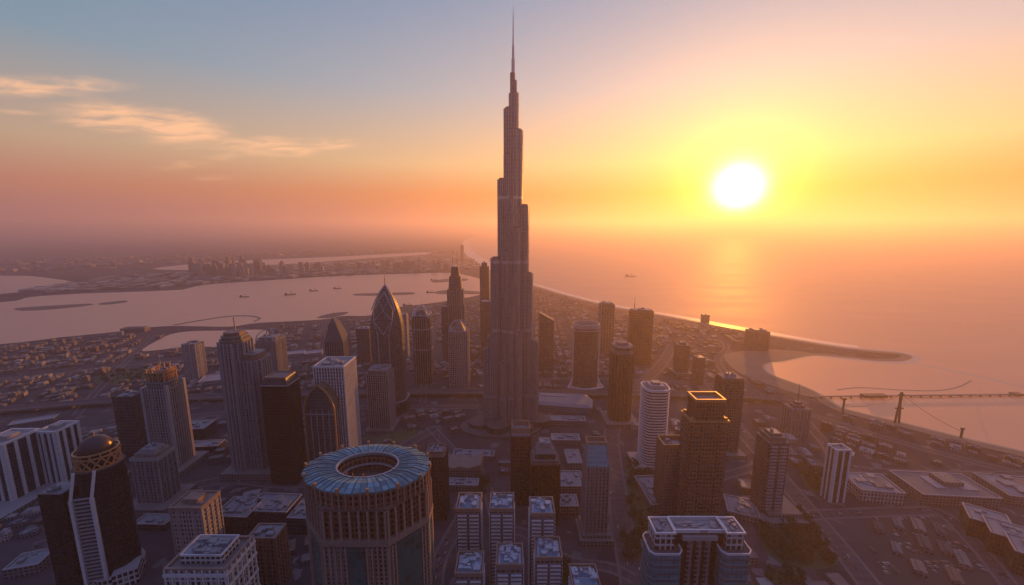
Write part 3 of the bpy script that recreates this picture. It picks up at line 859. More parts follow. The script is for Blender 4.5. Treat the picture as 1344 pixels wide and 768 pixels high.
def gridded():
    t = simple('gridded_office', 'wide white gridded office block with terracotta rimmed roof and machinery', top=(277, 727), H=100, w=76, d=.7, mat='white_office', fin=7.5, fin_mat='trim_white', fin_w=1.6, cat='office block', phrase='the gridded white office',
               parapet=(3, 2.5, 'roof_tan'), plant=0, band=[.2, .4, .6, .8, .94], slab_mat='trim_white')
    b = MB(); b.prism(mv(rect(t.W * .68, t.D * .62), 0, 1), t.top, t.top + 8, 0, 1); o = t.part('penthouse', b, ['white_office', 'roof_white'])
    b = MB(); b.parapet(mv(rect(t.W * .69, t.D * .63), 0, 1), t.top + 8, 2, 1); t.part('parapet', b, ['trim_white'])
    b = MB(); plant_boxes(b, t.W * .62, t.D * .55, t.top + 8, 40, 1, 4, 0, 77, .42); t.part('roof_plant', b, ['plant_metal'])
gridded()
simple('brown_block', 'brown ribbed block right behind the gridded white office', base=(358, 768), ty=698, w=36, d=.7, mat='brown_stone', roof='roof_tan', fin=6, fin_mat='trim_brown', fin_w=1.5, cat='building', parapet=(2, 1.5, 'roof_tan'), phrase='the brown ribbed block')
# big paired tower
def paired_tower():
    t = simple('ribbed_pair_tower', 'massive grey tower of two joined ribbed shafts with stepped drum tops', base=(345, 614), ty=462, w=38, d=.9, mat='grey_ribbed', fin=6, fin_mat='trim_grey', poly=lambda w, d: chamf(w, d, w * .2), tiers=[(.8, 10, 'trim_brown')],
               podium=[(-4, 0, 66, 56, 12)], phrase='the paired ribbed tower', plant=3, fin_out=1.4)
    m = t.m; H2 = zy(t.Y, 437)
    p = mv(chamf(32 * m, 36 * m, 9 * m), -16 * m, -2 * m); b = MB(); b.prism(p, 0, H2 - 14, 0, 1); t.part('taller_shaft', b, ['grey_ribbed', 'roof_grey'])
    f = MB(); f.fins(p, 0, H2 - 12, 7, 1.4, 1.6); t.part('rib_cladding', f, ['trim_grey'])
    for k, s in enumerate((.92, .8, .64)):
        c = MB(); c.prism(mv(mv(chamf(32 * m, 36 * m, 9 * m), 0, 0, 0, s), -16 * m, -2 * m), H2 - 14 + 6 * k, H2 - 8 + 6 * k, 0, 1); t.part('crown_tier', c, ['trim_brown' if k != 1 else 'stone_deco', 'roof_tan'])
    a = MB(); a.bar((-16 * m, 0, H2), (-16 * m, 0, zy(t.Y, 416)), .7); t.part('antenna', a, ['antenna_grey'])
    for dx in (-1, 1):
        s = MB(); s.box(dx * 23 * m, 0, 5 * m, 22 * m, 0, zy(t.Y, 500)); t.part('side_buttress', s, ['stone_deco'])
paired_tower()
def black_chamfer():
    t = simple('black_slab_tower', 'sleek black tower with chamfered glass crown and lit tan roof', base=(381, 628), ty=500, w=33, d=.85, mat='black_glass', roof='roof_tan', plant=2, phrase='the sleek black tower', plant_mat='roof_tan')
    c = MB(); p = t.p; c.prism(mv(p, sc=1.0), t.top, t.top + 10, 0, 1, top=mv(p, sc=.8)); t.part('crown_tier', c, ['night_glass', 'roof_tan'])
    e = MB(); e.parapet(inset(p, -.5), t.top - 2, 2, 1); t.part('cornice', e, ['trim_grey'])
    e = MB(); e.parapet(mv(p, sc=.82), t.top + 10, 2, 1); t.part('parapet', e, ['roof_tan'])
black_chamfer()
# pointed arch tower with gold edge
def arch_profile(w, h, z0, n=10):
    L = []
    R_ = (w * w / 4 + h * h) / w
    for k in range(n + 1):
        z = h * k / n
        x = math.sqrt(max(0, R_ * R_ - z * z)) - (R_ - w / 2)
        L.append((max(.4, x), z0 + z))
    return L
def arched_tower():
    t = T('pointed_arch_tower', 'dark glass tower shaped as a pointed arch with gilded edges and white ribs', base=(433, 612), ty=500, phrase='the pointed arch tower', w=42)
    m = t.m; w, d = 38 * m, 30 * m; H = t.H; h = w * .95; z0 = H - h
    prof = arch_profile(w, h, z0)
    b = MB(); L = [(rect(w, d), 0)] + [(rect(2 * x, d), z) for x, z in prof]; b.loft(L, 0, True, 0); t.part('shaft', b, ['blue_glass'])
    e = MB()
    for s in (-1, 1):
        for y in (-d / 2 - .4, d / 2 + .4):
            e.bar((s * w / 2, y, 0), (s * w / 2, y, z0), 1.1)
            for (xa, za), (xb, zb) in zip(prof, prof[1:]): e.bar((s * xa, y, za), (s * xb, y, zb), 1.2)
    t.part('gilded_edge', e, ['trim_sunlit_bronze'])
    f = MB()
    for k in range(1, 5): 
        x = -w / 2 + w * k / 5; hh = [zz for xx, zz in prof if xx > abs(x)][-1]
        f.box(x, -d / 2 - .4, 1.1, 1.4, 0, z0 + 4)
        f.box(w / 2 + .4, -d / 2 + d * k / 5, 1.4, 1.2, 0, z0)
    f.box(0, -d / 2 - .5, w, 1.2, z0 - 4, z0 - 2.4)
    t.part('rib_cladding', f, ['trim_grey'])
    for k in range(1, 8):
        r = MB(); y = -d / 2 + d * k / 8
        for (xa, za), (xb, zb) in zip(prof, prof[1:]): r.bar((xa, y, za + .3), (xb, y, zb + .3), .5)
        t.part('roof_rib', r, ['trim_sunlit_bronze'])
    mast(t, 0, -d / 2, H, H + 12, .7, 'finial')
arched_tower()
def white_slab():
    t = simple('white_slab_tower', 'pale ribbed slab tower just behind the pointed arch tower', base=(449, 600), ty=476, w=38, d=1.0, mat='pale_ribbed', roof='roof_white', fin=5, fin_mat='trim_white', fin_w=1.3, parapet=(3, 1.5, 'trim_white'), phrase='the pale slab tower', plant=8)
white_slab()
def roof_pointed():
    t = simple('steep_roofed_tower', 'grey tower with steep pointed roof rising behind the pale slab tower', base=(447, 503), ty=446, w=24, d=.9, mat='night_glass', fin=6, plant=0, phrase='the steep roofed tower')
    b = MB(); h = zy(t.Y, 417) - t.top; b.loft([(t.p, t.top), (mv(rect(t.W * .34, t.D * .6), -t.W * .08), t.top + h * .8), (mv(rect(t.W * .06, t.D * .3), -t.W * .1), t.top + h)], 0, True, 1); t.part('roof', b, ['steep_slate', 'roof_grey'])
    mast(t, -t.W * .1, 0, t.top + h, zy(t.Y, 408), .5)
roof_pointed()
def gothic_far():
    t = simple('gothic_tower', 'pale gothic crowned tower behind the paired ribbed tower', base=(361, 500), ty=441, w=25, d=.9, mat='stone_deco', fin=5, plant=2, tiers=[(.8, 8, 'stone_deco')], phrase='the pale gothic tower')
    gothic(t, t.top - 8, t.W, t.D, 3, 'trim_grey', t.W * .55)
gothic_far()
simple('lakeside_tower', 'small pale tower with bristling roof in front of the inner lake', base=(259, 497), ty=450, w=17, d=.9, mat='pale_ribbed', fin=7, plant=6, phrase='the small lakeside tower', antenna=(0, 444, .5))
simple('ribbed_tower', 'short pale ribbed tower standing in front of the large bullet tower', base=(503, 560), ty=483, w=27, d=.9, mat='grey_ribbed', fin=4.4, fin_mat='trim_grey', tiers=[(.86, 7, 'stone_deco')], parapet=(2, 1, 'trim_grey'), podium=[(0, 0, 36, 34, 6)], phrase='the short ribbed tower', fin_out=1.3)
# large bullet shaped tower with lattice arch
def bullet():
    t = T('bullet_tower', 'large dark bullet shaped tower with white diamond lattice and needle', base=(514, 537), ty=374, phrase='the large bullet tower', w=44)
    m = t.m; w, d = 41 * m, 34 * m; H = t.H; h = w * 1.5; z0 = H - h
    prof = [(max(.5, w / 2 * max(0, 1 - (k / 14) ** 1.8) ** .85), z0 + h * k / 14) for k in range(15)]
    L = [(chamf(w, d, w * .25), 22)] + [(chamf(max(2 * x, 1.2), max(2 * x, 1.2) * d / w, max(2 * x, 1.2) * .25), z) for x, z in prof]
    b = MB(); b.loft(L, 0, True, 0); t.part('shaft', b, ['mauve_glass'])
    po = MB(); po.prism(chamf(w * 1.12, d * 1.15, w * .25), 0, 30, 0, 1); t.part('podium', po, ['night_glass', 'roof_grey'])
    e = MB(); e.parapet(chamf(w * 1.14, d * 1.17, w * .25), 29, 2.4, 2.4); t.part('podium_cornice', e, ['trim_grey'])
    la = MB(); yf = lambda f, x=0: -d / 2 * f - .6
    def at(i): return prof[min(i, 14)]
    for s in (-1, 1):
        pts = [(s * x * .96, -x * d / w * 1.0 - .8, z) for x, z in prof]
        for p, q in zip(pts[7:], pts[8:]): la.bar(p, q, 1.0)
        # diamond lattice on the front
        A = lambda fx, i: (s * at(i)[0] * fx, -at(i)[0] * d / w - 1.0, at(i)[1])
        seq = [(0.0, 0), (.62, 4), (.78, 7), (.5, 10), (.0, 12)]
        for (f0, i0), (f1, i1) in zip(seq, seq[1:]): la.bar(A(f0, i0), A(f1, i1), 1.0)
        seq = [(.62, 4), (0, 7), (.66, 10)]
        for (f0, i0), (f1, i1) in zip(seq, seq[1:]): la.bar(A(f0, i0), A(f1, i1), .7)
        la.bar((s * w * .17, -d / 2 - .6, 30), (s * w * .17, -d / 2 - .6, z0), .9); la.bar((s * w * .17, -d / 2 - .6, z0), A(.62, 4), .9)
    t.part('diamond_lattice', la, ['trim_grey'])
    mast(t, 0, 0, H - 1, zy(t.Y, 356), .9, 'needle')
bullet()
simple('mauve_slab_tower', 'hazy mauve slab peeping out left of the bullet tower', base=(481, 474), ty=430, w=17, d=.8, mat='mauve_glass', plant=2)
simple('thin_tower', 'thin pale tower just behind the right shoulder of the bullet tower', base=(533, 470), ty=412, w=8, d=1.2, mat='pale_ribbed', plant=2)
def crown20():
    t = simple('arch_crowned_tower', 'slim grey tower with arched spiky crown between bullet and twin needle towers', base=(557, 500), ty=413, w=23, d=.95, mat='night_glass', fin=6.5, fin_mat='trim_grey', plant=2, poly=lambda w, d: chamf(w, d, w * .18), phrase='the spiky crowned tower', band=[.5, .8])
    gothic(t, t.top, t.W * .9, t.D * .9, 3, 'trim_white', t.W * .5)
    c = MB(); c.prism(mv(t.p, sc=.7), t.top, t.top + t.W * .3, 0, 1, top=mv(t.p, sc=.35)); t.part('crown_tier', c, ['mauve_glass', 'roof_grey'])
    mast(t, 0, 0, t.top + t.W * .3, zy(t.Y, 396), .5)
crown20()
def twin_needle():
    t = T('twin_needle_tower', 'tall tapering mauve tower with two needles beyond the gothic ribbed tower', base=(600, 470), ty=350, phrase='the twin needle tower', w=26)
    m = t.m; w = 24 * m; H = t.H
    b = MB(); C_ = lambda k: chamf(w * k, w * k * .9, w * k * .15)
    b.prism(C_(1.0), 0, H * .60, 0, 1, top=C_(.97)); b.prism(C_(.86), H * .60, H * .76, 0, 1, top=C_(.80)); b.prism(C_(.70), H * .76, H * .90, 0, 1, top=C_(.60)); b.prism(C_(.46), H * .90, H, 0, 1, top=C_(.38)); t.part('shaft', b, ['mauve_glass', 'roof_grey'])
    f = MB(); f.fins(chamf(w * .98, w * .88, w * .15), 0, H * .62, 7, 1, 1.2); t.part('rib_cladding', f, ['trim_grey'])
    f = MB(); f.fins(C_(.84), H * .60, H * .76, 6, .9, 1.0); t.part('rib_cladding', f, ['trim_grey'])
    for s in (-1, 1): mast(t, s * w * .12, 0, H - 2, zy(t.Y, 329), .9, 'needle')
twin_needle()
simple('narrow_slab_tower', 'narrow plain slab at the left foot of the twin needle tower', base=(586, 473), ty=402, w=8, d=1.3, mat='mauve_glass', plant=1)
def gothic22():
    t = simple('gothic_ribbed_tower', 'pale ribbed tower with pointed gothic gables in front of the twin needle tower', base=(604, 505), ty=433, w=24, d=.95, mat='pale_ribbed', fin=4.5, fin_mat='trim_grey', plant=1, fin_out=1.3, phrase='the gothic ribbed tower')
    gothic(t, t.top, t.W, t.D, 2, 'trim_grey', t.W * .55)
    c = MB(); c.prism(mv(t.p, sc=.75), t.top, t.top + t.W * .45, 0, 1, top=mv(t.p, sc=.2)); t.part('spire_roof', c, ['stone_deco', 'roof_grey'])
gothic22()
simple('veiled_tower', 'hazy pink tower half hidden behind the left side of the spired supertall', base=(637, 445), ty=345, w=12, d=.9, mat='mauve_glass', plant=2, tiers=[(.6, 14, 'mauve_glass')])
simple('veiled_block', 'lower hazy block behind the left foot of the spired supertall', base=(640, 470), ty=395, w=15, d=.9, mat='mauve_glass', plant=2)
def slant():
    t = simple('slant_topped_slab_tower', 'mauve slab with sloping top right behind the spired supertall', base=(716, 484), ty=420, w=19, d=.8, mat='mauve_glass', plant=0, phrase='the slant topped slab')
    c = MB(); p = t.p; z0, z1 = t.top, zy(t.Y, 409)
    c.quad([(*p[0], z0), (*p[1], z0), (*p[1], z0 + 1), (*p[0], z1)], [(0, z0), (t.W, z0), (t.W, z0), (0, z1)])
    c.quad([(*p[2], z0), (*p[3], z0), (*p[3], z1), (*p[2], z0 + 1)], [(0, z0), (t.W, z0), (t.W, z1), (0, z0)])
    c.quad([(*p[3], z0), (*p[0], z0), (*p[0], z1), (*p[3], z1)], [(0, z0), (t.D, z0), (t.D, z1), (0, z1)])
    c.quad([(*p[0], z1), (*p[1], z0 + 1), (*p[2], z0 + 1), (*p[3], z1)], [(0, 0)] * 4, 1); t.part('sloping_top', c, ['mauve_glass', 'roof_grey'])
slant()
def curved():
    t = T('flared_tower', 'broad curved tower with hollow rim top and flared pale base', base=(767, 506), ty=424, phrase='the flared base tower', w=36)
    m = t.m; w, d = 33 * m, 26 * m; H = t.H; O = lambda k: oval(w * k, d * k, 28, .75)
    b = MB(); b.loft([(O(1.0), 0), (O(.98), H * .5), (O(1.0), H - 10)], 0, True, 1); t.part('shaft', b, ['mauve_glass', 'roof_dark'])
    for k in range(2):
        r = MB(); z = H - 18 + 9 * k; r.loft([(O(1.05), z), (O(1.05), z + 3)], 0, True, 0, True) if k == 0 else r.parapet(O(1.03), z - 2, 11, 2.5); t.part('rim_band', r, ['trim_grey'])
    for s in (-1, 1):
        e = MB(); pts = [(s * w * .50, -d * .12, H - 6), (s * w * .50, -d * .12, 24), (s * w * .56, -d * .2, 12), (s * w * .70, -d * .35, 2)]
        for p, q in zip(pts, pts[1:]): e.bar(p, q, 1.8)
        e.bar(pts[-1], (0, -d * .78, 5), 1.6); t.part('flared_edge', e, ['trim_white'])
    po = MB(); po.prism([(-w * .7, -d * .33), (0, -d * .78), (w * .7, -d * .33), (w * .5, d * .5), (-w * .5, d * .5)], 0, 4, 0, 0); t.part('podium', po, ['roof_white'])
curved()
simple('slim_coast_tower', 'slim mauve tower with flat square cap against the shoreline', base=(794, 462), ty=397, w=17, d=.95, mat='mauve_glass', fin=9, tiers=[(.8, 5, 'mauve_glass')], plant=2, phrase='the slim shoreline tower')
simple('broad_coast_slab_tower', 'broad dark brown slab with rooftop mast near the shoreline', base=(838, 477), ty=406, w=28, d=.5, mat='brown_stone', tiers=[(1.02, 3, 'trim_brown'), (.9, 4, 'brown_stone')], antenna=(-9, 390, .9), plant=5, phrase='the broad brown slab')
def octag():
    t = simple('octagonal_tower', 'dark tower with octagonal collared crown right of the supertall', base=(812, 552), ty=462, w=27, d=.95, mat='night_glass', fin=9, fin_mat='trim_brown', plant=3, poly=lambda w, d: chamf(w, d, w * .22), phrase='the octagonal crowned tower', podium=[(0, 0, 42, 40, 8)])
    z = t.top; p = t.p
    for k, (s0, s1, h, mt) in enumerate(((1.0, .82, 8, 'trim_brown'), (.82, .82, 6, 'night_glass'), (.9, .9, 4, 'trim_grey'), (.6, .5, 5, 'mauve_glass'))):
        c = MB(); c.prism(mv(p, sc=s0), z, z + h, 0, 1, top=mv(p, sc=s1), bottom=True); t.part('crown_tier', c, [mt, 'roof_grey']); z += h
octag()
def white_rib():
    t = T('white_balcony_tower', 'white banded tower with curving balconies and bright boxy roof', base=(854, 606), ty=509, phrase='the white banded tower', w=34)
    m = t.m; w, d = 31 * m, 30 * m; H = t.H; p = oval(w, d, 24, .6)
    b = MB(); b.prism(p, 0, H, 0, 1); t.part('shaft', b, ['night_glass', 'roof_white'])
    s = MB(); s.slabs(p, 3, H - 2, 5.2, 1.6, 2.0); t.part('balcony_slab', s, ['trim_white'])
    r = MB(); r.parapet(oval(w * 1.08, d * 1.08, 24, .6), H, 4, 2.0); t.part('parapet', r, ['trim_white'])
    r = MB(); r.box(0, 0, w * .6, d * .6, H + .02, H + 8); t.part('penthouse', r, ['roof_white'])
    r = MB(); r.box(0, 0, w * .3, d * .3, H + 8, H + 12); t.part('roof_plant', r, ['plant_metal'])
    r = MB(); r.box(-4 * m, -2, 46 * m, 36 * m, 0, 6); t.part('podium', r, ['roof_white'])
white_rib()
def brown31():
    t = simple('brown_balcony_tower', 'tall red brown tower with square hollow crown lit orange', base=(913, 690), ty=548, w=47, d=.6, mat='brown_stone', roof='roof_tan', plant=0, phrase='the red brown tower', yaw=0)
    m = t.m; w, d = t.W, t.D; H = t.top
    b = MB()
    for sx in (-.36, .36):
        z = 6
        while z < H - 4: b.box(sx * w, -d / 2 - .8, w * .17, 2.6, z, z + 1.7); z += 6.2
    z = 6
    while z < H - 4:
        b.box(0, -d / 2 - .5, w * .36, 1.6, z, z + 1.2)
        for s in (-1, 1): b.box(s * (w / 2 + .6), 0, 1.8, d * .5, z, z + 1.4)
        z += 6.2
    t.part('balcony_slab', b, ['trim_brown'])
    e = MB(); e.parapet(inset(t.p, -1.2), H, 3, 1.6); t.part('parapet', e, ['trim_sunlit_bronze'])
    q = mv(rect(w * .74, d * .8), 0, 0); H2 = zy(t.Y, 523)
    c = MB(); c.prism(q, H, H2, 0, 1); t.part('crown_wall', c, ['brown_stone', 'roof_tan'])
    c = MB(); c.fins(q, H, H2, 4, .8, .8); t.part('crown_ribbing', c, ['trim_brown'])
    c = MB(); c.parapet(inset(q, -1.8), H2, 4.5, 2.6); t.part('crown_rim', c, ['trim_sunlit_bronze'])  # orange lit edge of the crown painted as a bronze rim
    for sx in (-1, 1):
        for sy in (-1, 1):
            c = MB(); c.box(sx * w * .44, sy * d * .4, 4, 4, H + .02, H + 6); t.part('corner_box', c, ['trim_sunlit_bronze'])
brown31()
simple('brown_rear_tower', 'hazy brown tower standing behind the red brown tower', base=(949, 592), ty=490, w=26, d=.8, mat='mauve_glass', fin=8, fin_mat='trim_brown', tiers=[(.96, 5, 'trim_brown'), (.4, 5, 'roof_white')], plant=3, podium=[(0, 0, 40, 40, 7)], phrase='the hazy brown tower')
simple('grey_rib_block', 'mid height mauve ribbed block with square roof frame beside the red brown tower', base=(876, 668), ty=583, w=30, d=.8, mat='grey_ribbed', fin=5, fin_mat='trim_brown', parapet=(7, 1.5, 'trim_brown'), phrase='the mauve ribbed block')
def twin35():
    t = simple('balcony_stack_tower', 'dark corner tower with two stacks of pale balconies above a terraced podium', base=(1003, 672), ty=566, w=26, d=1.0, mat='mauve_glass', tiers=[(.8, 6, 'trim_brown'), (.55, 4, 'trim_brown')], plant=3, phrase='the balcony stack tower',
               podium=[(10, -4, 58, 52, 9), (14, 0, 44, 40, 14)])
    m = t.m; b = MB()
    for x in (-.22, .24):
        z = 16
        while z < t.top - 14: b.box(x * t.W, -t.D / 2 - .9, t.W * .3, 3, z, z + 1.8); z += 5.2
    t.part('balcony_slab', b, ['trim_grey'])
    b = MB(); b.box(t.W / 2 + .8, 0, 2, t.D * .7, 14, t.top - 12); t.part('side_pier', b, ['night_glass'])
twin35()
simple('stepped_tower', 'squat hazy grey tower with crane mast near the shore road', base=(1042, 568), ty=527, w=24, d=.8, mat='grey_ribbed', fin=8, tiers=[(.55, 5, 'mauve_glass'), (.3, 6, 'mauve_glass')], plant=2, antenna=(0, 504, .7), phrase='the squat shore tower')
simple('striped_slab_tower', 'pale slab with two dark glass stripes standing alone near the car parks', base=(1092, 655), ty=588, w=19, d=.8, mat='night_glass', fin=11, fin_mat='trim_white', fin_w=3.0, parapet=(2.5, 1.5, 'trim_white'), plant=4, phrase='the lone striped slab')
# towers between the supertall and the balcony towers
simple('frame_topped_tower', 'dark teal tower with open square roof frame in front of the supertall', base=(683, 655), ty=563, w=25, d=.95, mat='night_glass', fin=4.5, fin_mat='trim_dark', parapet=(8, 1.2, 'roof_tan'), tiers=[(.9, 5, 'trim_grey')], plant=3, phrase='the frame topped tower')
def stepped():
    t = simple('stepped_black_tower', 'black tower stepping back to a pale boxed top in front of the supertall', base=(714, 680), ty=603, w=36, d=.75, mat='black_glass', fin=5, fin_mat='trim_dark', plant=0, phrase='the stepped black tower')
    z = t.top
    for k, (s, h, mt) in enumerate(((.88, 5, 'trim_brown'), (.72, 8, 'night_glass'), (.58, 7, 'trim_grey'), (.44, 8, 'roof_white'))):
        c = MB(); c.prism(mv(rect(t.W * s, t.D * s), 0, t.D * (1 - s) * .3), z, z + h, 0, 1); t.part('crown_tier', c, [mt, 'roof_grey']); z += h
    e = MB(); e.parapet(inset(t.p, -.5), t.top, 2.5, 1.3); t.part('parapet', e, ['trim_brown'])
    b = MB(); plant_boxes(b, t.W * .4, t.D * .4, z + .01, 8, 1, 2.5, 0, 4); t.part('roof_plant', b, ['roof_white'])
stepped()
def sloped():
    t = simple('sloped_glass_tower', 'grey tower with sloping teal glass gable top and terraced podium', base=(779, 700), ty=605, w=29, d=.95, mat='grey_ribbed', fin=5, fin_mat='trim_grey', plant=0, phrase='the sloping glass topped tower', podium=[(0, -2, 44, 40, 8), (0, 0, 36, 36, 13)])
    z1 = zy(t.Y, 583); p = t.p
    c = MB(); q = mv(rect(t.W * .86, t.D * .5), 0, t.D * .2); c.prism(p, t.top, z1, 0, 1, top=q); t.part('sloping_top', c, ['teal_glass', 'roof_dark'])
    c = MB(); c.parapet(inset(q, -.5), z1, 4, 1.3); t.part('parapet', c, ['roof_tan'])
    c = MB(); plant_boxes(c, t.W * .6, t.D * .3, 0, 6, 1, 3, 0, 4); c.v = [(x, y + t.D * .2, z + z1) for x, y, z in c.v]; t.part('roof_plant', c, ['roof_dark'])
    for s in (-1, 1):
        c = MB(); c.bar((p[1][0] * s, p[0][1], t.top), (q[1][0] * s, q[0][1], z1 + 3), .8); t.part('gable_edge', c, ['roof_tan'])
sloped()
simple('drum_neighbour_tower', 'dark blue tower right beside the drum tower with flat brown roof', base=(575, 675), ty=590, w=26, d=.9, mat='night_glass', fin=5, fin_mat='trim_dark', parapet=(3, 1.5, 'trim_brown'), tiers=[(.8, 4, 'roof_tan')], plant=4)
# hazy coast slabs on the right
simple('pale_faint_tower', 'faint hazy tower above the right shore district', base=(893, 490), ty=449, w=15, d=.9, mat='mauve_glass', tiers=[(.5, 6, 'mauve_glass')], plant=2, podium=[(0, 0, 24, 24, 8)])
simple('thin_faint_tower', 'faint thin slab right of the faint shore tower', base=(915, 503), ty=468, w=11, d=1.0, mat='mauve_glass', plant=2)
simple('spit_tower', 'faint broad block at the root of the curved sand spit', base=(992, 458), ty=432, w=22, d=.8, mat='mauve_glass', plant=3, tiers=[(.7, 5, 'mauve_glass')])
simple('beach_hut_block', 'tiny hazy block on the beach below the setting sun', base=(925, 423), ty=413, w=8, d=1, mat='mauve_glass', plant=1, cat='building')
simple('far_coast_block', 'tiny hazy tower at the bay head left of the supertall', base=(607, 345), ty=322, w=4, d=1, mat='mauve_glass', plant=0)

# ------------------------------------------------------------------ roads
def road_mat(name, col, w, lanes):
    m, n, l, b = newmat(name)
    uv = n.new('ShaderNodeUVMap'); s = n.new('ShaderNodeSeparateXYZ'); l.new(uv.outputs[0], s.inputs[0])
    lane = w / lanes
    fu = mth(n, l, 'FRACT', mth(n, l, 'ADD', mth(n, l, 'DIVIDE', s.outputs[0], lane), 0.5 if lanes % 2 else 0.0))
    near = mth(n, l, 'LESS_THAN', mth(n, l, 'ABSOLUTE', mth(n, l, 'SUBTRACT', fu, 0.5)), 0.06)
    fu2 = mth(n, l, 'FRACT', mth(n, l, 'ADD', mth(n, l, 'DIVIDE', s.outputs[0], lane), 0.5))
    near = mth(n, l, 'LESS_THAN', mth(n, l, 'ABSOLUTE', mth(n, l, 'SUBTRACT', fu2, 0.5)), 0.05)
    dash = mth(n, l, 'LESS_THAN', mth(n, l, 'FRACT', mth(n, l, 'DIVIDE', s.outputs[1], 12.0)), 0.45)
    g = n.new('ShaderNodeNewGeometry'); t = n.new('ShaderNodeTexNoise'); t.inputs['Scale'].default_value = 0.05; t.inputs['Detail'].default_value = 6
    l.new(g.outputs['Position'], t.inputs['Vector'])
    c = mixc(n, l, t.outputs['Fac'], tuple(x * .6 for x in col), tuple(x * 1.4 for x in col))
    c = mixc(n, l, mth(n, l, 'MULTIPLY', near, dash), c, (0.22, 0.21, 0.21))
    l.new(c, b.inputs['Base Color']); b.inputs['Roughness'].default_value = 1.0; b.inputs['Specular IOR Level'].default_value = 0.1
    MATS[name] = m
road_mat('asphalt', (0.075, 0.062, 0.070), 16, 4)
road_mat('asphalt_wide', (0.085, 0.070, 0.076), 28, 8)
plain('paving', (0.12, 0.10, 0.105), 0.9, 0, 0.3, 0.05)
plain('concrete', (0.17, 0.145, 0.145), 0.85, 0, 0.25, 0.05)
plain('dark_soffit', (0.05, 0.045, 0.05), 0.9)
plain('car_park', (0.034, 0.033, 0.04), 0.85, 0, 0.5, 0.04)
ROADS = []
def road(px, w, n=5, mat='asphalt'):
    pts = smooth_line([P(*p) for p in px], n)
    ROADS.append((pts, w / 2 + 6))
    k = len(ROADS) * 0.004
    ribbon('pavement', pts, w / 2, w / 2 + 4, 0.15 + k, 'paving', 0.0)
    ribbon('pavement', pts, -w / 2 - 4, -w / 2, 0.15 + k, 'paving', 0.0)
    ribbon('road', pts, -w / 2, w / 2, 0.02 + k, mat)
    return pts
AV = road([(884, 452), (868, 478), (846, 500), (818, 530), (803, 570), (806, 620), (817, 690), (832, 768), (850, 860)], 26, 6, 'asphalt_wide')
DG = road([(905, 480), (940, 530), (985, 580), (1033, 636), (1074, 685), (1118, 738), (1165, 800)], 22, 6, 'asphalt_wide')
road([(1052, 545), (1085, 585), (1110, 612), (1220, 622), (1344, 623), (1450, 625)], 14)
road([(1062, 676), (1110, 674), (1200, 671), (1240, 676), (1285, 720), (1330, 775)], 14)
road([(700, 640), (760, 644), (808, 650)], 12)
road([(806, 622), (880, 640), (960, 622), (1010, 606)], 12)
road([(330, 556), (306, 577), (262, 600), (220, 634), (190, 668), (150, 720)], 16)
road([(40, 720), (130, 690), (210, 650), (300, 630), (400, 634), (500, 600), (575, 560)], 16)
road([(565, 560), (600, 600), (625, 640), (600, 690), (575, 740), (570, 800)], 14)
road([(640, 640), (655, 690), (690, 700), (745, 735), (800, 745), (832, 760)], 10)
road([(0, 585), (70, 572), (170, 556), (300, 542), (470, 535), (630, 534)], 14)
road([(-60, 505), (60, 492), (180, 478), (300, 470), (420, 468), (560, 462), (640, 452)], 12)
road([(100, 545), (130, 510), (170, 470), (200, 440)], 10)
road([(420, 530), (430, 490), (430, 450), (425, 425)], 10)
road([(555, 530), (560, 480), (572, 430), (590, 400)], 10)
road([(704, 385), (780, 410), (880, 432), (950, 450), (942, 474), (965, 500), (1020, 528), (1090, 553), (1180, 580), (1300, 612), (1420, 640)], 14)
road([(700, 500), (760, 496), (850, 500), (940, 505)], 10)
# car parks and lawns
CP1 = [P(*p) for p in [(1128, 682), (1232, 680), (1262, 712), (1320, 775), (1170, 775), (1140, 716)]]
sheet('car_park', CP1, 0.012, 'car_park')
LAWNS = [[(1000, 660), (1045, 668), (1085, 715), (1098, 742), (1040, 745), (1000, 715)], [(1050, 622), (1076, 620), (1086, 640), (1066, 646)], [(822, 600), (850, 606), (858, 660), (838, 720), (824, 690)],
         [(128, 492), (192, 484), (200, 498), (134, 506)], [(612, 632), (640, 630), (642, 650), (618, 654)], [(812, 700), (840, 706), (846, 740), (820, 735)], [(470, 575), (500, 572), (540, 560), (545, 572), (510, 582)],
         [(1010, 750), (1050, 752), (1060, 790), (1005, 790)], [(372, 600), (398, 598), (402, 626), (380, 624)], [(725, 735), (750, 738), (745, 765), (720, 760)]]
LAWNP = [[P(*p) for p in L] for L in LAWNS]
for k, L in enumerate(LAWNP):
    sheet('lawn', smooth_line(L, 3, True), 0.008 + k * 0.0003, 'lawn')

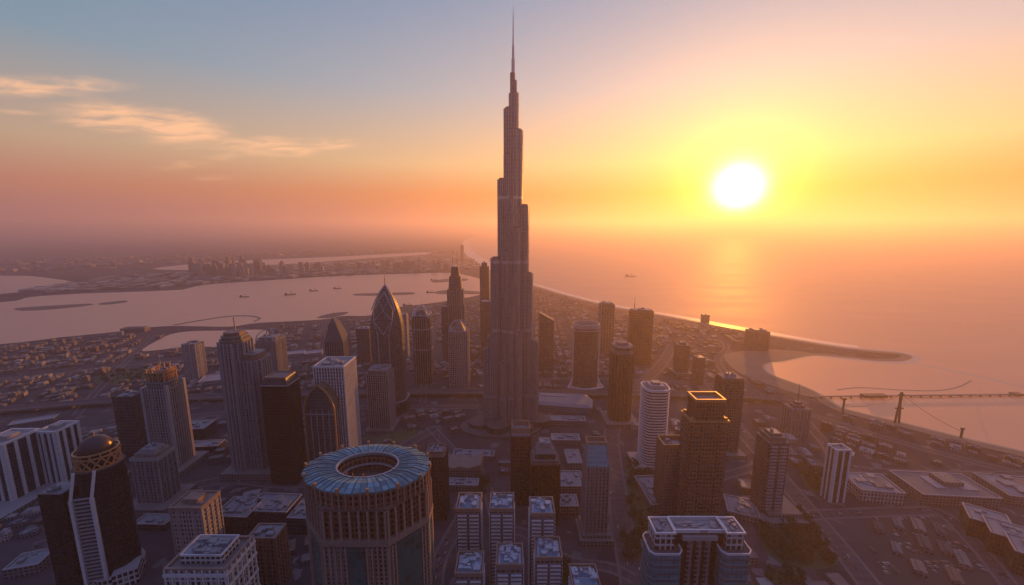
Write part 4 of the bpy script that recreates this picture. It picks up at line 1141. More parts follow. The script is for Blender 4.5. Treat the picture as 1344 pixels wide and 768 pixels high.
# ------------------------------------------------------------------ elevated highway crossing behind the towers
def highway():
    pts = smooth_line([P(*p) for p in [(-160, 557), (-60, 549), (60, 538), (150, 531), (300, 525), (480, 520), (632, 519), (720, 520), (860, 522), (960, 524), (1040, 530)]], 6)
    root = empty('elevated_highway', 'long elevated highway crossing the whole city behind the supertall', 'highway', (*pts[0], 0))
    off = [(x - pts[0][0], y - pts[0][1]) for x, y in pts]
    ROADS.append((pts, 24))
    o = ribbon('deck', off, -13, 13, 11.0, 'asphalt_wide', None, None); o.parent = root
    m = MB()
    for s in (-13, 13):
        A, B = offset_line(off, s - .6 if s > 0 else s + .6), offset_line(off, s)
        A, B = offset_line(off, s - .8), offset_line(off, s + .8)
        for k in range(len(off) - 1):
            for Q, rev in ((A, 1), (B, 0)):
                q = [(*Q[k], 8.4), (*Q[k + 1], 8.4), (*Q[k + 1], 12.6), (*Q[k], 12.6)]
                m.quad(q, [(0, 0)] * 4)
            m.quad([(*A[k], 12.6), (*A[k + 1], 12.6), (*B[k + 1], 12.6), (*B[k], 12.6)], [(0, 0)] * 4)
    o = m.build('parapet', 'concrete', root)
    m = MB(); A, B = offset_line(off, -12), offset_line(off, 12)
    for k in range(len(off) - 1): m.quad([(*A[k], 8.6), (*A[k + 1], 8.6), (*B[k + 1], 8.6), (*B[k], 8.6)], [(0, 0)] * 4)
    m.build('soffit', 'dark_soffit', root)
    L = 0; nxt = 0; proto = None
    for k in range(len(off) - 1):
        a, b = Vector(off[k]), Vector(off[k + 1]); e = (b - a); ln = e.length
        while nxt < L + ln:
            c = a + e * ((nxt - L) / ln)
            if proto is None:
                q = MB(); q.box(0, 0, 3, 12, 0, 6.5); q.box(0, 0, 3.4, 22, 6.5, 8.6); proto = q.build('pier', 'concrete', root); o = proto
            else:
                o = proto.copy(); COL.objects.link(o); o.parent = root
            o.location = (c.x, c.y, 0); o.rotation_euler = (0, 0, math.atan2(e.y, e.x))
            nxt += 70
        L += ln
    return pts
HW = highway()

# ------------------------------------------------------------------ large low buildings
def low(name, label, base, w, d, h, mat='low_shop', roof='roof_grey', rot=0.0, cat='building', phrase=None, extra=(), plant=8, parapet='trim_grey'):
    """low building; w, d, h in metres"""
    X, Y = P(*base)
    root = empty(name, label, cat, (X, Y, 0), rot)
    FOOT.append((X, Y, max(w, d) * 0.56))
    if min(w, d) < .7 * max(w, d):
        for s in (-.32, .32):
            if w > d: FOOT.append((X + s * w * math.cos(rot), Y + s * w * math.sin(rot), d * .62))
    if phrase: LAND.append((X, Y, phrase))
    b = MB(); b.prism(rect(w, d), 0, h, 0, 1); b.build('body', [mat, roof], root)
    if parapet: e = MB(); e.parapet(rect(w + .8, d + .8), h, 1.4, 1.4); e.build('parapet', [parapet], root)
    for (n, x, y, ew, ed, z0, z1, mt) in extra: 
        e = MB(); e.box(x * w, y * d, ew * w, ed * d, h + z0, h + z1, 0, 0); e.build(n, [mt], root)
    if plant: e = MB(); plant_boxes(e, w, d, h + .03, plant, 1, 3.5, 0, int(abs(X)) % 997, .38); e.build('roof_plant', ['plant_metal'], root)
    return root
low('gridded_low_block', 'low block with gridded front and pale roof strip right of the lone striped slab', (1142, 648), 62, 48, 20, 'pale_ribbed', 'roof_grey', R(-8), phrase='the gridded low block', extra=[('skylight', -.12, .1, .08, .6, 0, 1.5, 'roof_white'), ('roof_terrace', .15, 0, .4, .6, 0.02, 2.2, 'roof_grey')])
low('exhibition_hall', 'wide flat hall with raised drum and white skylight on its roof', (1235, 648), 112, 62, 17, 'low_shop', 'roof_grey', R(-5), 'hall', 'the wide flat hall',
    extra=[('skylight', -.12, .05, .12, .5, 0, 1.6, 'roof_white'), ('raised_block', .1, .12, .26, .42, 0, 7, 'low_shop'), ('roof_deck', .26, -.02, .2, .4, 0.02, 1.2, 'roof_white')], plant=0)
low('edge_hall', 'low hall with tan roof panels cut by the right edge of the picture', (1338, 650), 84, 60, 15, 'low_shop', 'roof_tan', R(-10), 'hall', extra=[('roof_deck', .1, .1, .4, .5, 0, 1.5, 'roof_tan')])
for k, (px, py, w, d, h, t_) in enumerate([(1292, 700, 42, 40, 26, 'upper left one of three'), (1322, 722, 44, 40, 28, 'middle one of three'), (1356, 750, 46, 40, 30, 'lower right one of three')]):
    low('terrace_block', 'dark gridded apartment block, ' + t_ + ' in the row at right', (px, py), w, d, h, 'night_glass', 'roof_tan', R(-38), 'apartment block', plant=5)
for k, (px, py, w, d, h, t_) in enumerate([(318, 690, 48, 40, 30, 'between the cream hotel and its right neighbour'), (362, 684, 62, 38, 30, 'left of the drum tower, widest of its three'), (402, 690, 30, 36, 26, 'tucked against the left side of the drum tower')]):
    low('dark_hotel_block', 'dark low hotel block ' + t_, (px, py), w, d, h, 'night_glass', 'roof_dark', R(-3), 'hotel', plant=14)
def mall():
    X, Y = P(742, 534); root = empty('shopping_hall', 'long bluish hall with swept pale roof right beside the foot of the supertall', 'hall', (X, Y, 0), R(-6)); FOOT.append((X, Y, 70)); LAND.append((X, Y, 'the swept roof hall'))
    b = MB(); b.loft([([(-62, -26), (56, -34), (62, 10), (50, 34), (-62, 30)], 0), ([(-62, -26), (56, -34), (62, 10), (50, 34), (-62, 30)], 16)], 0, True, 1); b.build('body', ['teal_glass', 'roof_grey'], root)
    b = MB(); b.loft([([(-66, -30), (60, -38), (66, 10), (52, 38), (-66, 34)], 16), ([(-64, -20), (50, -30), (60, 10), (46, 30), (-64, 28)], 21)], 0, True, 0, True); b.build('swept_roof', ['plant_metal'], root)
    b = MB(); b.box(-30, 18, 60, 16, 21, 22.5); b.build('roof_panel', ['roof_white'], root)
    low('shop_row', 'stepped low shops in front of the swept roof hall', (738, 556), 100, 22, 12, 'low_shop', 'roof_grey', R(-4), 'shop block', plant=6)
    low('white_roof_shops', 'pair of white roofed shops below the stepped low shops', (742, 580), 56, 24, 10, 'low_shop', 'roof_white', R(-2), 'shop block', plant=10)
    low('tan_annex', 'tan roofed annex right of the stepped black tower', (752, 607), 26, 44, 12, 'low_shop', 'roof_tan', 0, 'building', plant=2)
    low('dark_annex', 'dark flat annex between the stepped black tower and the sloping glass topped tower', (748, 640), 40, 40, 16, 'low_shop', 'roof_dark', 0, 'building', plant=5)
    low('louvred_annex', 'grey louvred annex at the foot of the sloping glass topped tower', (742, 668), 36, 26, 14, 'grey_ribbed', 'roof_grey', 0, 'building', plant=6)
mall()
def wavy():
    X, Y = P(606, 618); root = empty('wavy_roof_hall', 'low hall with zigzag pale roof between drum tower and supertall', 'hall', (X, Y, 0), R(-3)); FOOT.append((X, Y, 44)); LAND.append((X, Y, 'the zigzag roofed hall'))
    b = MB(); b.prism(rect(72, 34), 0, 14, 0, 1); b.build('body', ['low_shop', 'roof_grey'], root)
    b = MB(); xs = [-37, -22, -12, 0, 14, 37]; zs = [15, 20, 16, 20, 17, 25]
    for a, c, za, zc in zip(xs, xs[1:], zs, zs[1:]):
        b.loft([([(a, -18), (c, -18), (c, 18), (a, 18)], 14.0), ([(a, -18), (c, -18), (c, 18), (a, 18)], 14.5)], 0, False)
        b.quad([(a, -18, za), (c, -18, zc), (c, 18, zc), (a, 18, za)], [(0, 0)] * 4); b.quad([(a, -18, 14.5), (c, -18, 14.5), (c, -18, zc), (a, -18, za)], [(0, 0)] * 4)
        b.quad([(c, 18, 14.5), (a, 18, 14.5), (a, 18, za), (c, 18, zc)], [(0, 0)] * 4)
    b.quad([(37, -18, 14.5), (37, 18, 14.5), (37, 18, 25), (37, -18, 25)], [(0, 0)] * 4); b.quad([(-37, 18, 14.5), (-37, -18, 14.5), (-37, -18, 15), (-37, 18, 15)], [(0, 0)] * 4)
    b.build('zigzag_roof', ['roof_tan'], root)
    low('garden_block', 'flat dark block in front of the supertall terrace', (622, 600), 76, 20, 8, 'low_shop', 'roof_dark', R(-2), 'building', plant=5)
    low('shop_parade', 'low grey parade of shops below the zigzag roofed hall', (606, 640), 56, 18, 10, 'low_shop', 'roof_grey', R(-2), 'shop block', plant=6)
wavy()
low('rounded_mall', 'squat dark block with pink lit roof right of the lattice crowned tower', (262, 573), 46, 38, 26, 'night_glass', 'roof_tan', R(6), 'building', 'the squat dark block', plant=5)
low('mall_annex', 'flat dark annex in front of the squat dark block', (270, 590), 60, 24, 12, 'night_glass', 'roof_grey', R(6), 'building', plant=4)
low('shore_warehouse', 'long dark warehouse on the creek shore at left', (178, 435), 90, 30, 16, 'low_shop', 'roof_dark', R(8), 'warehouse', 'the creek warehouse', plant=0)
for px, py, w, d, t_ in [(285, 500, 70, 60, 'left of the paired ribbed tower'), (386, 467, 64, 40, 'left of the steep roofed tower'), (412, 466, 54, 38, 'nearest the steep roofed tower')]:
    low('white_shed', 'large white roofed shed ' + t_, (px, py), w, d, 11, 'pale_ribbed', 'roof_white', R(20), 'shed', plant=0)
low('avenue_mall', 'dark low mall with stepped roofs right of the wide avenue', (862, 652), 48, 70, 13, 'low_shop', 'roof_dark', R(3), 'mall', plant=14)
low('slatted_carport', 'flat building with slatted tan roof right of the red brown tower', (972, 672), 42, 40, 10, 'low_shop', 'roof_tan', R(-20), 'building', plant=14)
low('corner_shed', 'low dark shed by the road left of the domed tower', (42, 745), 34, 26, 12, 'low_shop', 'roof_dark', R(15), 'shed', plant=4)
low('domed_tower_annex', 'low dark block in front of the flat capped tower', (205, 690), 46, 20, 10, 'night_glass', 'roof_dark', R(-2), 'building', plant=4)
low('white_strip_hall', 'low hall with bright roof strip at the far left by the highway', (46, 556), 70, 24, 9, 'low_shop', 'roof_white', R(28), 'hall', plant=0)

rs_ = random.Random(4)
SHED = [(1152, 694, 'left end of the upper shed row'), (1178, 690, 'second in the upper shed row'), (1204, 693, 'third in the upper shed row'), (1232, 697, 'fourth in the upper shed row'),
        (1176, 722, 'left end of the middle shed row'), (1212, 716, 'second in the middle shed row'), (1240, 722, 'third in the middle shed row'), (1262, 738, 'right end of the middle shed row'),
        (1205, 748, 'left end of the lowest shed row'), (1252, 758, 'right end of the lowest shed row')]
for k, (px, py, t_) in enumerate(SHED):
    rf = ('roof_dark', 'roof_grey', 'roof_tan', 'roof_dark', 'roof_grey', 'roof_dark')[k % 6]
    low('storage_shed', 'low storage shed, ' + t_ + ' in the lot', (px, py), rs_.uniform(9, 13), rs_.uniform(20, 32), rs_.uniform(4, 7), 'low_shop', rf, R(-34), 'shed', plant=0, parapet=None, extra=[('roof_ridge', 0, 0, .3, .96, 0, 1.2, rf)])
    FOOT.pop(); FOOT.append((*P(px, py), 13))

# ------------------------------------------------------------------ shore, islands, boats, jetty
def islet(px, z, mat, label, name='islet', th=1.2):
    pts = smooth_line([P(*p) for p in px], 3, True)
    o = sheet(name, pts, z, mat, label, th, 'structure'); return o
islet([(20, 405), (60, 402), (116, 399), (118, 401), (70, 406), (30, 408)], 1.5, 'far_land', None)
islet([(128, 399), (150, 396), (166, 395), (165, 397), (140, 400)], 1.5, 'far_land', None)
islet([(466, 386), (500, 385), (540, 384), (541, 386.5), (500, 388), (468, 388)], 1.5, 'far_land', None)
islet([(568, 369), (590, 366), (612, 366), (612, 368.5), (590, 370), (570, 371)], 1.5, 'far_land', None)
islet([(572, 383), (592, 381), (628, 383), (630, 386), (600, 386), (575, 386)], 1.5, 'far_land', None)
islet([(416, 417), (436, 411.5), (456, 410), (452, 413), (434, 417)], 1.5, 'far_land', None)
def line_thing(name, label, cat, px, w, h, mat, z0=0.0, closed=False):
    pts = smooth_line([P(*p) for p in px], 6, closed)
    if closed: pts.append(pts[0])
    o = ribbon(name, pts, -w / 2, w / 2, h, mat, z0, None); tag(o, label, cat); return o
line_thing('breakwater', 'thin curved breakwater looping out into the creek behind the paired ribbed tower', 'breakwater', [(228, 427), (262, 421), (300, 415.5), (328, 415), (341, 418), (334, 422)], 9, 2.4, 'concrete')
line_thing('sand_bar', 'pale shallow sand bar running out from the tip of the curved spit', 'sand bar', [(1196, 476), (1240, 485), (1290, 496), (1344, 508), (1420, 524)], 10, 0.56, 'surf', 0.4)
line_thing('floating_boom', 'thin floating boom curving away from the jetty in the lagoon', 'boom', [(1098, 512), (1130, 509), (1180, 512), (1230, 513), (1258, 508), (1274, 500)], 1.6, 1.0, 'trim_dark', 0.3)
def boat(px, py, L, label, rot=0.0):
    X, Y = P(px, py, .5); root = empty('cargo_boat', label, 'boat', (X, Y, .5), rot, 'boats anchored in the creek')
    h = MB(); P0 = [(-L / 2, -L * .09), (L * .32, -L * .09), (L / 2, 0), (L * .32, L * .09), (-L / 2, L * .09)]
    h.loft([(mv(P0, sc=.86), -1), (P0, L * .07)], 0, True, 0); h.build('hull', ['trim_dark'], root)
    c = MB(); c.box(-L * .34, 0, L * .16, L * .13, L * .07, L * .2); c.build('wheelhouse', ['trim_brown'], root)
    m = MB(); m.bar((L * .05, 0, L * .07), (L * .05, 0, L * .34), L * .012); m.bar((L * .05, 0, L * .3), (L * .3, 0, L * .16), L * .008); m.build('mast', ['antenna_grey'], root)
for px, py, L, lb, r_ in [(321, 390, 60, 'dark cargo boat farthest left on the creek', .1), (381, 387, 70, 'dark cargo boat with tall boom in the middle of the creek', .5), (412, 382, 62, 'low cargo boat right of the one with the tall boom', .1), (443, 379, 60, 'low cargo boat left of the bullet tower needle', .05),
                     (535, 401, 55, 'cargo boat nearest the near shore beside the bullet tower', .1), (565, 384, 60, 'cargo boat left of the twin needle tower', .2), (570, 368, 66, 'far cargo boat above the spiky crowned tower', 0)]:
    boat(px, py, L, lb, r_)
o = boat(828, 363, 105, 'long dark ship far out on the open sea left of the sun', 0.02)
def jetty():
    a, b = Vector(P(1062, 523)), Vector(P(1337, 520)); e = b - a; L = e.length; an = math.atan2(e.y, e.x)
    root = empty('jetty', 'long thin jetty on piles running straight out across the lagoon', 'jetty', (*a, 0), an)
    m = MB(); m.box(L / 2, 0, L, 6, 4.0, 5.6); m.build('deck', ['concrete'], root)
    m = MB(); m.box(L - 6, 0, 22, 16, 3.8, 8); m.build('end_platform', ['trim_dark'], root)
    m = MB(); m.box(L * .30, -2, 60, 14, 3.9, 9.5); m.build('landing_stage', ['trim_dark'], root)
    q = MB(); q.box(0, 0, 1.6, 5, 0, 4); pr = q.build('pile', ['concrete'], root); pr.location = (4, 0, 0)
    for k in range(1, int(L // 26)):
        o = pr.copy(); COL.objects.link(o); o.parent = root; o.location = (4 + k * 26, 0, 0)
jetty()
def pylon():
    X, Y = P(1177, 555); root = empty('cable_pylon', 'dark crossed pylon with cables standing at the lagoon shore in front of the jetty', 'pylon', (X, Y, 0)); LAND.append((X, Y, 'the cable pylon'))
    H = zy(Y, 515); m = MB()
    for s in (-1, 1): m.bar((s * 4.5, 0, 0), (s * 1.5, 0, H * .55), 1.5); m.bar((s * 1.5, 0, H * .55), (s * 1.8, 0, H), 1.1)
    m.build('mast', ['trim_dark'], root)
    m = MB(); m.bar((-9, 0, H * .48), (9, 0, H * .48), 1.2); m.bar((-7, 0, H * .92), (7, 0, H * .92), .9); m.build('crossbeam', ['trim_dark'], root)
    def cable(q, sag):
        m = MB(); a = Vector((0, 0, H * .95)); q = Vector(q) - Vector((X, Y, 0)); pts = []
        for k in range(11): t_ = k / 10; p = a.lerp(q, t_); p.z -= sag * 4 * t_ * (1 - t_); pts.append(p)
        for a_, b_ in zip(pts, pts[1:]): m.bar(a_, b_, .32)
        m.build('cable', ['trim_dark'], root)
    x1, y1 = P(1261, 575); cable((x1, y1, 14), 6); x2, y2 = P(1106, 541); cable((x2, y2, 18), 14); cable((*P(1268, 521), 5), 10)
    for (x, y, h, lb) in ((x1, y1, zy(y1, 562), 'slim dark cable post on the beach right of the pylon'), (x2, y2, zy(y2, 523), 'short dark cable post on the beach left of the pylon')):
        m = MB(); m.bar((0, 0, 0), (0, 0, h), 1.4); m.box(0, 0, 8, 3, h * .9, h); o = m.build('cable_post', ['trim_dark']); o.location = (x, y, 0); tag(o, lb, 'post')
pylon()

# ------------------------------------------------------------------ low fabric of the city
WALLC = ['lowrise_sand', 'lowrise_grey', 'lowrise_white', 'lowrise_brown']
facade('lowrise_sand', (0.16, 0.125, 0.115), (0.035, 0.035, 0.045), 4, 4, 0.5, 0.5)
facade('lowrise_grey', (0.12, 0.11, 0.12), (0.035, 0.035, 0.045), 4, 4, 0.5, 0.5)
facade('lowrise_white', (0.30, 0.27, 0.275), (0.04, 0.04, 0.05), 4, 4, 0.5, 0.5)
facade('lowrise_brown', (0.10, 0.068, 0.06), (0.03, 0.03, 0.04), 4, 4, 0.5, 0.5)
ROOFC = {}
for nme, c in (('lowrise_sand', (0.17, 0.13, 0.12)), ('lowrise_grey', (0.11, 0.10, 0.11)), ('lowrise_white', (0.27, 0.245, 0.25)), ('lowrise_brown', (0.10, 0.07, 0.065))):
    plain(nme + '_roof', c, 0.85, 0, 0.4, 0.1); ROOFC[nme] = nme + '_roof'
ZONES = [  # pixel outline, streets' direction (two pixels), cell, fill, lowest, highest
    ([(-120, 566), (-120, 466), (0, 456), (80, 447), (160, 439), (226, 441), (186, 464), (250, 460), (345, 455), (360, 432), (420, 424), (500, 418), (568, 402), (606, 396), (640, 392), (640, 516), (480, 517), (300, 522), (150, 528), (0, 540)], ((0, 520), (100, 470)), 25, .88, 4, 11),
    ([(640, 395), (704, 381), (800, 407), (880, 421), (960, 436), (1000, 455), (944, 462), (940, 476), (1000, 508), (1090, 548), (1060, 560), (1000, 532), (860, 519), (720, 517), (640, 516)], ((860, 480), (930, 560)), 25, .88, 4, 11),
    ([(1060, 552), (1110, 547), (1180, 562), (1344, 604), (1520, 650), (1520, 668), (1344, 650), (1320, 628), (1220, 618), (1120, 606), (1085, 580)], ((1100, 550), (1300, 605)), 23, .9, 4, 11),
    ([(900, 535), (1000, 540), (1060, 580), (1110, 618), (1090, 650), (1060, 640), (1000, 590), (940, 560)], ((905, 480), (1033, 636)), 30, .75, 4, 12),
    ([(-100, 600), (0, 585), (200, 556), (640, 536), (640, 560), (560, 575), (540, 600), (400, 640), (180, 700), (60, 740), (-100, 760)], ((0, 585), (300, 542)), 27, .78, 4, 12),
    ([(570, 580), (640, 600), (700, 600), (800, 560), (800, 640), (800, 740), (760, 740), (700, 690), (580, 700)], ((600, 620), (640, 620)), 26, .75, 4, 12),
    ([(815, 540), (900, 530), (1000, 600), (1020, 640), (960, 660), (990, 768), (860, 768), (830, 690)], ((905, 480), (1033, 636)), 30, .72, 4, 12),
    ([(1100, 610), (1220, 626), (1344, 628), (1400, 670), (1344, 680), (1250, 672), (1110, 670)], ((1100, 620), (1300, 623)), 28, .75, 4, 11),
    ([(990, 745), (1120, 745), (1170, 790), (1330, 780), (1420, 860), (980, 860)], ((1128, 682), (1232, 680)), 30, .75, 4, 11),
    ([(120, 770), (120, 720), (240, 690), (560, 700), (640, 760), (840, 760), (860, 900), (100, 900)], ((200, 650), (300, 630)), 28, .75, 4, 10),
]
rnd = random.Random(11)
CAND = []
def dist_seg(x, y, a, b):
    ax, ay = a; bx, by = b; dx, dy = bx - ax, by - ay; L2 = dx * dx + dy * dy
    t = 0 if L2 == 0 else max(0, min(1, ((x - ax) * dx + (y - ay) * dy) / L2))
    return math.hypot(x - ax - t * dx, y - ay - t * dy)
ROADSEG = []
for pts, w in ROADS:
    for a, b in zip(pts, pts[1:]): ROADSEG.append((min(a[0], b[0]) - w - 25, max(a[0], b[0]) + w + 25, min(a[1], b[1]) - w - 25, max(a[1], b[1]) + w + 25, a, b, w))
def blocked(x, y, r):
    for fx, fy, fr in FOOT:
        if (fx - x) ** 2 + (fy - y) ** 2 < (fr + r) ** 2: return True
    for x0, x1, y0, y1, a, b, w in ROADSEG:
        if x0 < x < x1 and y0 < y < y1 and dist_seg(x, y, a, b) < w + r * .8: return True
    for L in LAWNP + [CP1]:
        if inside(x, y, L): return True
    for wpoly in (CREEK, LAKE, SEA):
        for q in ((x, y), (x + r, y), (x - r, y), (x, y + r), (x, y - r)):
            if inside(*q, wpoly): return True
    return inside(x, y, SPIT)
TAKEN = set()
for px, (d0, d1), cell, fill, h0, h1 in ZONES:
    poly = [P(*p) for p in px]
    a, b = P(*d0), P(*d1); an = math.atan2(b[1] - a[1], b[0] - a[0]); c, s = math.cos(an), math.sin(an)
    loc = [(x * c + y * s, -x * s + y * c) for x, y in poly]
    u0, u1 = min(p[0] for p in loc), max(p[0] for p in loc); v0, v1 = min(p[1] for p in loc), max(p[1] for p in loc)
    iu = int(u0 // cell)
    while iu * cell < u1:
        iv = int(v0 // cell)
        while iv * cell < v1:
            u, v = (iu + .5) * cell, (iv + .5) * cell; iv += 1
            if (iu % 8 == 0) or (iv % 6 == 0): continue        # streets
            x, y = u * c - v * s, u * s + v * c
            if not inside(x, y, poly) or rnd.random() > fill: continue
            qx, qy, qd = proj(x, y, 5)
            if qd < 60 or not (-20 < qx < 1364) or qy > 800: continue
            k = (round(x / 20), round(y / 20))
            if k in TAKEN: continue
            w, d = cell * rnd.uniform(.5, .95), cell * rnd.uniform(.42, .85); r = max(w, d) * .58
            if blocked(x, y, r): continue
            TAKEN.add(k)
            h = rnd.uniform(h0, h1) * (1.8 if rnd.random() < .10 else 1)
            ci = rnd.choices(range(4), (4, 4, 2.2, 3))[0]
            CAND.append((x, y, w, d, h, an + rnd.uniform(-.03, .03), ci, w * h / qd / qd + w * d * CH / qd ** 3))
        iu += 1
def lowrise_mesh(mb, w, d, h, ci, x=0, y=0, an=0, rs=0):
    r = random.Random(rs)
    if r.random() < .3:                                         # L-shaped
        mb.prism(mv(rect(w, d * .5), x - math.sin(an) * -0 , y, an) if False else mv([(px_, py_) for px_, py_ in rect(w, d * .5)], x + math.sin(an) * d * .25, y - math.cos(an) * d * .25, an), 0, h, ci * 2, ci * 2 + 1)
        mb.prism(mv(rect(w * .45, d * .498), x - math.sin(an) * d * .25 - math.cos(an) * w * .27, y + math.cos(an) * d * .25 - math.sin(an) * w * .27, an), 0, h * .85, ci * 2, ci * 2 + 1)
    else: mb.prism(mv(rect(w, d), x, y, an), 0, h, ci * 2, ci * 2 + 1)
LOWM = [m for w_ in WALLC for m in (w_, ROOFC[w_])]
# which of them can be seen: the 290 that show largest become things of their own, the rest one mass
SC.view_layers[0].update()
dg = bpy.context.evaluated_depsgraph_get()
eye = Vector((0, 0, CH))
def seen(x, y, z):
    for dz in (z, z * .6):
        d = Vector((x, y, dz + .6)) - eye; L = d.length
        hit, loc, *_ = SC.ray_cast(dg, eye, d.normalized(), distance=L - 1.0)
        if not hit:
            qx, qy, qd = proj(x, y, dz)
            if 4 < qx < 1340 and qy < 762: return True
    return False
CAND.sort(key=lambda c: -c[7])
NEAR, REST = [], []
for c in CAND:
    if len(NEAR) < 285 and seen(c[0], c[1], c[4]): NEAR.append(c)
    else: REST.append(c)
mass = MB()
for i, (x, y, w, d, h, an, ci, _) in enumerate(REST):
    lowrise_mesh(mass, w, d, h, ci, x, y, an, i)
    if i % 3 == 0: mass.box(x, y, w * .25, d * .25, h + .01, h + 2.6, ci * 2 + 1, ci * 2 + 1, an)
# distant districts across the creek
r9 = random.Random(31)
for (pl, n, hs) in (([(96, 383), (230, 377), (350, 366), (560, 357), (612, 355), (640, 350), (612, 338), (560, 336), (500, 341), (340, 352), (240, 358), (120, 366)], 1500, (6, 22)),
                    ([(-100, 345), (600, 326), (600, 332), (340, 338), (100, 356), (-100, 360)], 500, (8, 30)), ([(100, 372), (0, 379), (60, 385), (220, 376)], 200, (5, 14))):
    poly = [P(*p) for p in pl]; xs = [p[0] for p in poly]; ys = [p[1] for p in poly]; k = 0; tries = 0
    while k < n and tries < 40000:
        tries += 1
        x, y = r9.uniform(min(xs), max(xs)), r9.uniform(min(ys), max(ys))
        if not inside(x, y, poly) or any(inside(x, y, w_) for w_ in WATERS): continue
        s = r9.uniform(30, 90); mass.box(x, y, s, s * r9.uniform(.5, 1), 0, r9.uniform(*hs), r9.choice((0, 2, 4, 6)), None, r9.uniform(0, 3)); k += 1
o = mass.build('low_rise_fabric', LOWM); tag(o, 'dense far carpet of low flat roofed houses spread between the towers and along the shores', 'houses', None, 'stuff')
# spiky skyline on the far shore
sk = MB()
for k in range(150):
    px = r9.choice((r9.uniform(250, 345), r9.uniform(262, 345), r9.uniform(340, 590))); base = 368 - (px - 265) * .028 - r9.uniform(3, 11)
    x, y = P(px, base); hh = r9.uniform(40, 130) if px < 345 else r9.uniform(30, 90); ww = r9.uniform(22, 46)
    if any(inside(x, y, w_) for w_ in WATERS): continue
    q = rect(ww, ww); sk.prism(mv(q, x, y, r9.uniform(0, 1)), 0, hh, r9.choice((0, 2, 4)), 1)
    if r9.random() < .4: sk.box(x, y, ww * .4, ww * .4, hh, hh * 1.25, 0)
o = sk.build('distant_skyline', LOWM); tag(o, 'hazy row of tiny towers on the far shore of the creek', 'skyline', None, 'stuff')

CNAME = ['sandy', 'grey', 'pale', 'brown']
INFO = []
for (x, y, w, d, h, an, ci, _) in NEAR:
    lx, ly, ph = min(LAND, key=lambda l: (l[0] - x) ** 2 + (l[1] - y) ** 2)
    ax, ay = x - lx, y - ly
    vx, vy = -ly / math.hypot(lx, ly) * 0, 0
    f = Vector((lx, ly)).normalized(); along = ax * f.x + ay * f.y; across = ax * f.y - ay * f.x
    side = ('right of' if across > 0 else 'left of') if abs(across) > abs(along) else ('behind' if along > 0 else 'in front of')
    INFO.append((ph, side, CNAME[ci], math.hypot(ax, ay)))
ORD = ['nearest', 'second', 'third', 'fourth', 'fifth', 'sixth', 'seventh', 'eighth', 'ninth', 'tenth', 'eleventh', 'twelfth', 'thirteenth', 'fourteenth', 'fifteenth', 'sixteenth', 'seventeenth', 'eighteenth', 'nineteenth', 'twentieth']
for i, (x, y, w, d, h, an, ci, _) in enumerate(NEAR):
    ph, side, cn, ds = INFO[i]
    same = sorted(j for j in range(len(NEAR)) if INFO[j][:3] == INFO[i][:3])
    same.sort(key=lambda j: INFO[j][3])
    k = same.index(i)
    adj = 'low' if h < 12 else 'taller'
    if len(same) == 1: lb = f'{adj} {cn} flat roofed building {side} {ph}'
    elif k == len(same) - 1: lb = f'{adj} {cn} flat roofed building {side} {ph}, farthest from it'
    else: lb = f'{adj} {cn} flat roofed building {side} {ph}, {ORD[min(k, 19)]}{"" if k == 0 else " nearest"} to it'
    m = MB(); lowrise_mesh(m, w, d, h, ci, 0, 0, 0, i)
    root = empty('low_rise_building', lb, 'building', (x, y, 0), an, 'low flat roofed buildings between the towers')
    m.build('body', LOWM, root)
    q = MB(); q.parapet(rect(w, d), h - .2, 1.0, .7, 0) if random.Random(i).random() >= .3 else q.box(w * .1, -d * .3, w * .2, d * .12, h, h + 2); q.build('parapet', [ROOFC[WALLC[ci]]], root)
    q = MB(); rr = random.Random(i + 900)
    q.box(0, -d * .25, w * .7, d * .36, h, h + .3)
    for _k in range(rr.randint(2, 5)): q.box(rr.uniform(-.3, .3) * w, rr.uniform(-.4, -.1) * d, rr.uniform(1.5, 5), rr.uniform(1.5, 4), h + .31 + .004 * _k, h + .4 + rr.uniform(1, 3))
    q.build('roof_plant', ['plant_metal'], root)

# ------------------------------------------------------------------ trees
plain('leaves_dark', (0.028, 0.045, 0.022), 0.9, 0, 0.5, 0.6)
plain('leaves_mid', (0.05, 0.07, 0.03), 0.9, 0, 0.5, 0.6)
plain('bark', (0.07, 0.05, 0.035), 0.9)
def tree_mesh(seed, H, Rr):
    r = random.Random(seed); m = MB()
    m.bar((0, 0, 0), (r.uniform(-.2, .2), r.uniform(-.2, .2), H * .55), .22, 2)
    for k in range(3):
        a = k * 2.1 + r.uniform(0, 1); m.bar((0, 0, H * .4), (math.cos(a) * Rr * .5, math.sin(a) * Rr * .5, H * .7), .12, 2)
    cl = [(r.uniform(-.6, .6) * Rr, r.uniform(-.6, .6) * Rr, H * r.uniform(.5, .88)) for _ in range(7)]
    for q in cl: m.bar((0, 0, H * .45), q, .1, 2)
    for k in range(150):
        c = Vector(cl[k % 7]) + Vector((r.gauss(0, .26), r.gauss(0, .26), r.gauss(0, .2))) * Rr
        n = Vector((r.uniform(-1, 1), r.uniform(-1, 1), r.uniform(-.2, 1))).normalized(); a = n.orthogonal().normalized(); b = n.cross(a); s = r.uniform(.35, .8) * Rr * .36
        m.quad([c + a * s, c + b * s, c - a * s, c - b * s], [(0, 0)] * 4, r.choice((0, 0, 1)))
    return m
protos = []
for k in range(4):
    o = tree_mesh(k, 8 + k, 3.6 + .5 * k).build('broadleaf_tree', ['leaves_dark', 'leaves_mid', 'bark'])
    protos.append(o)
first = [True] * 4
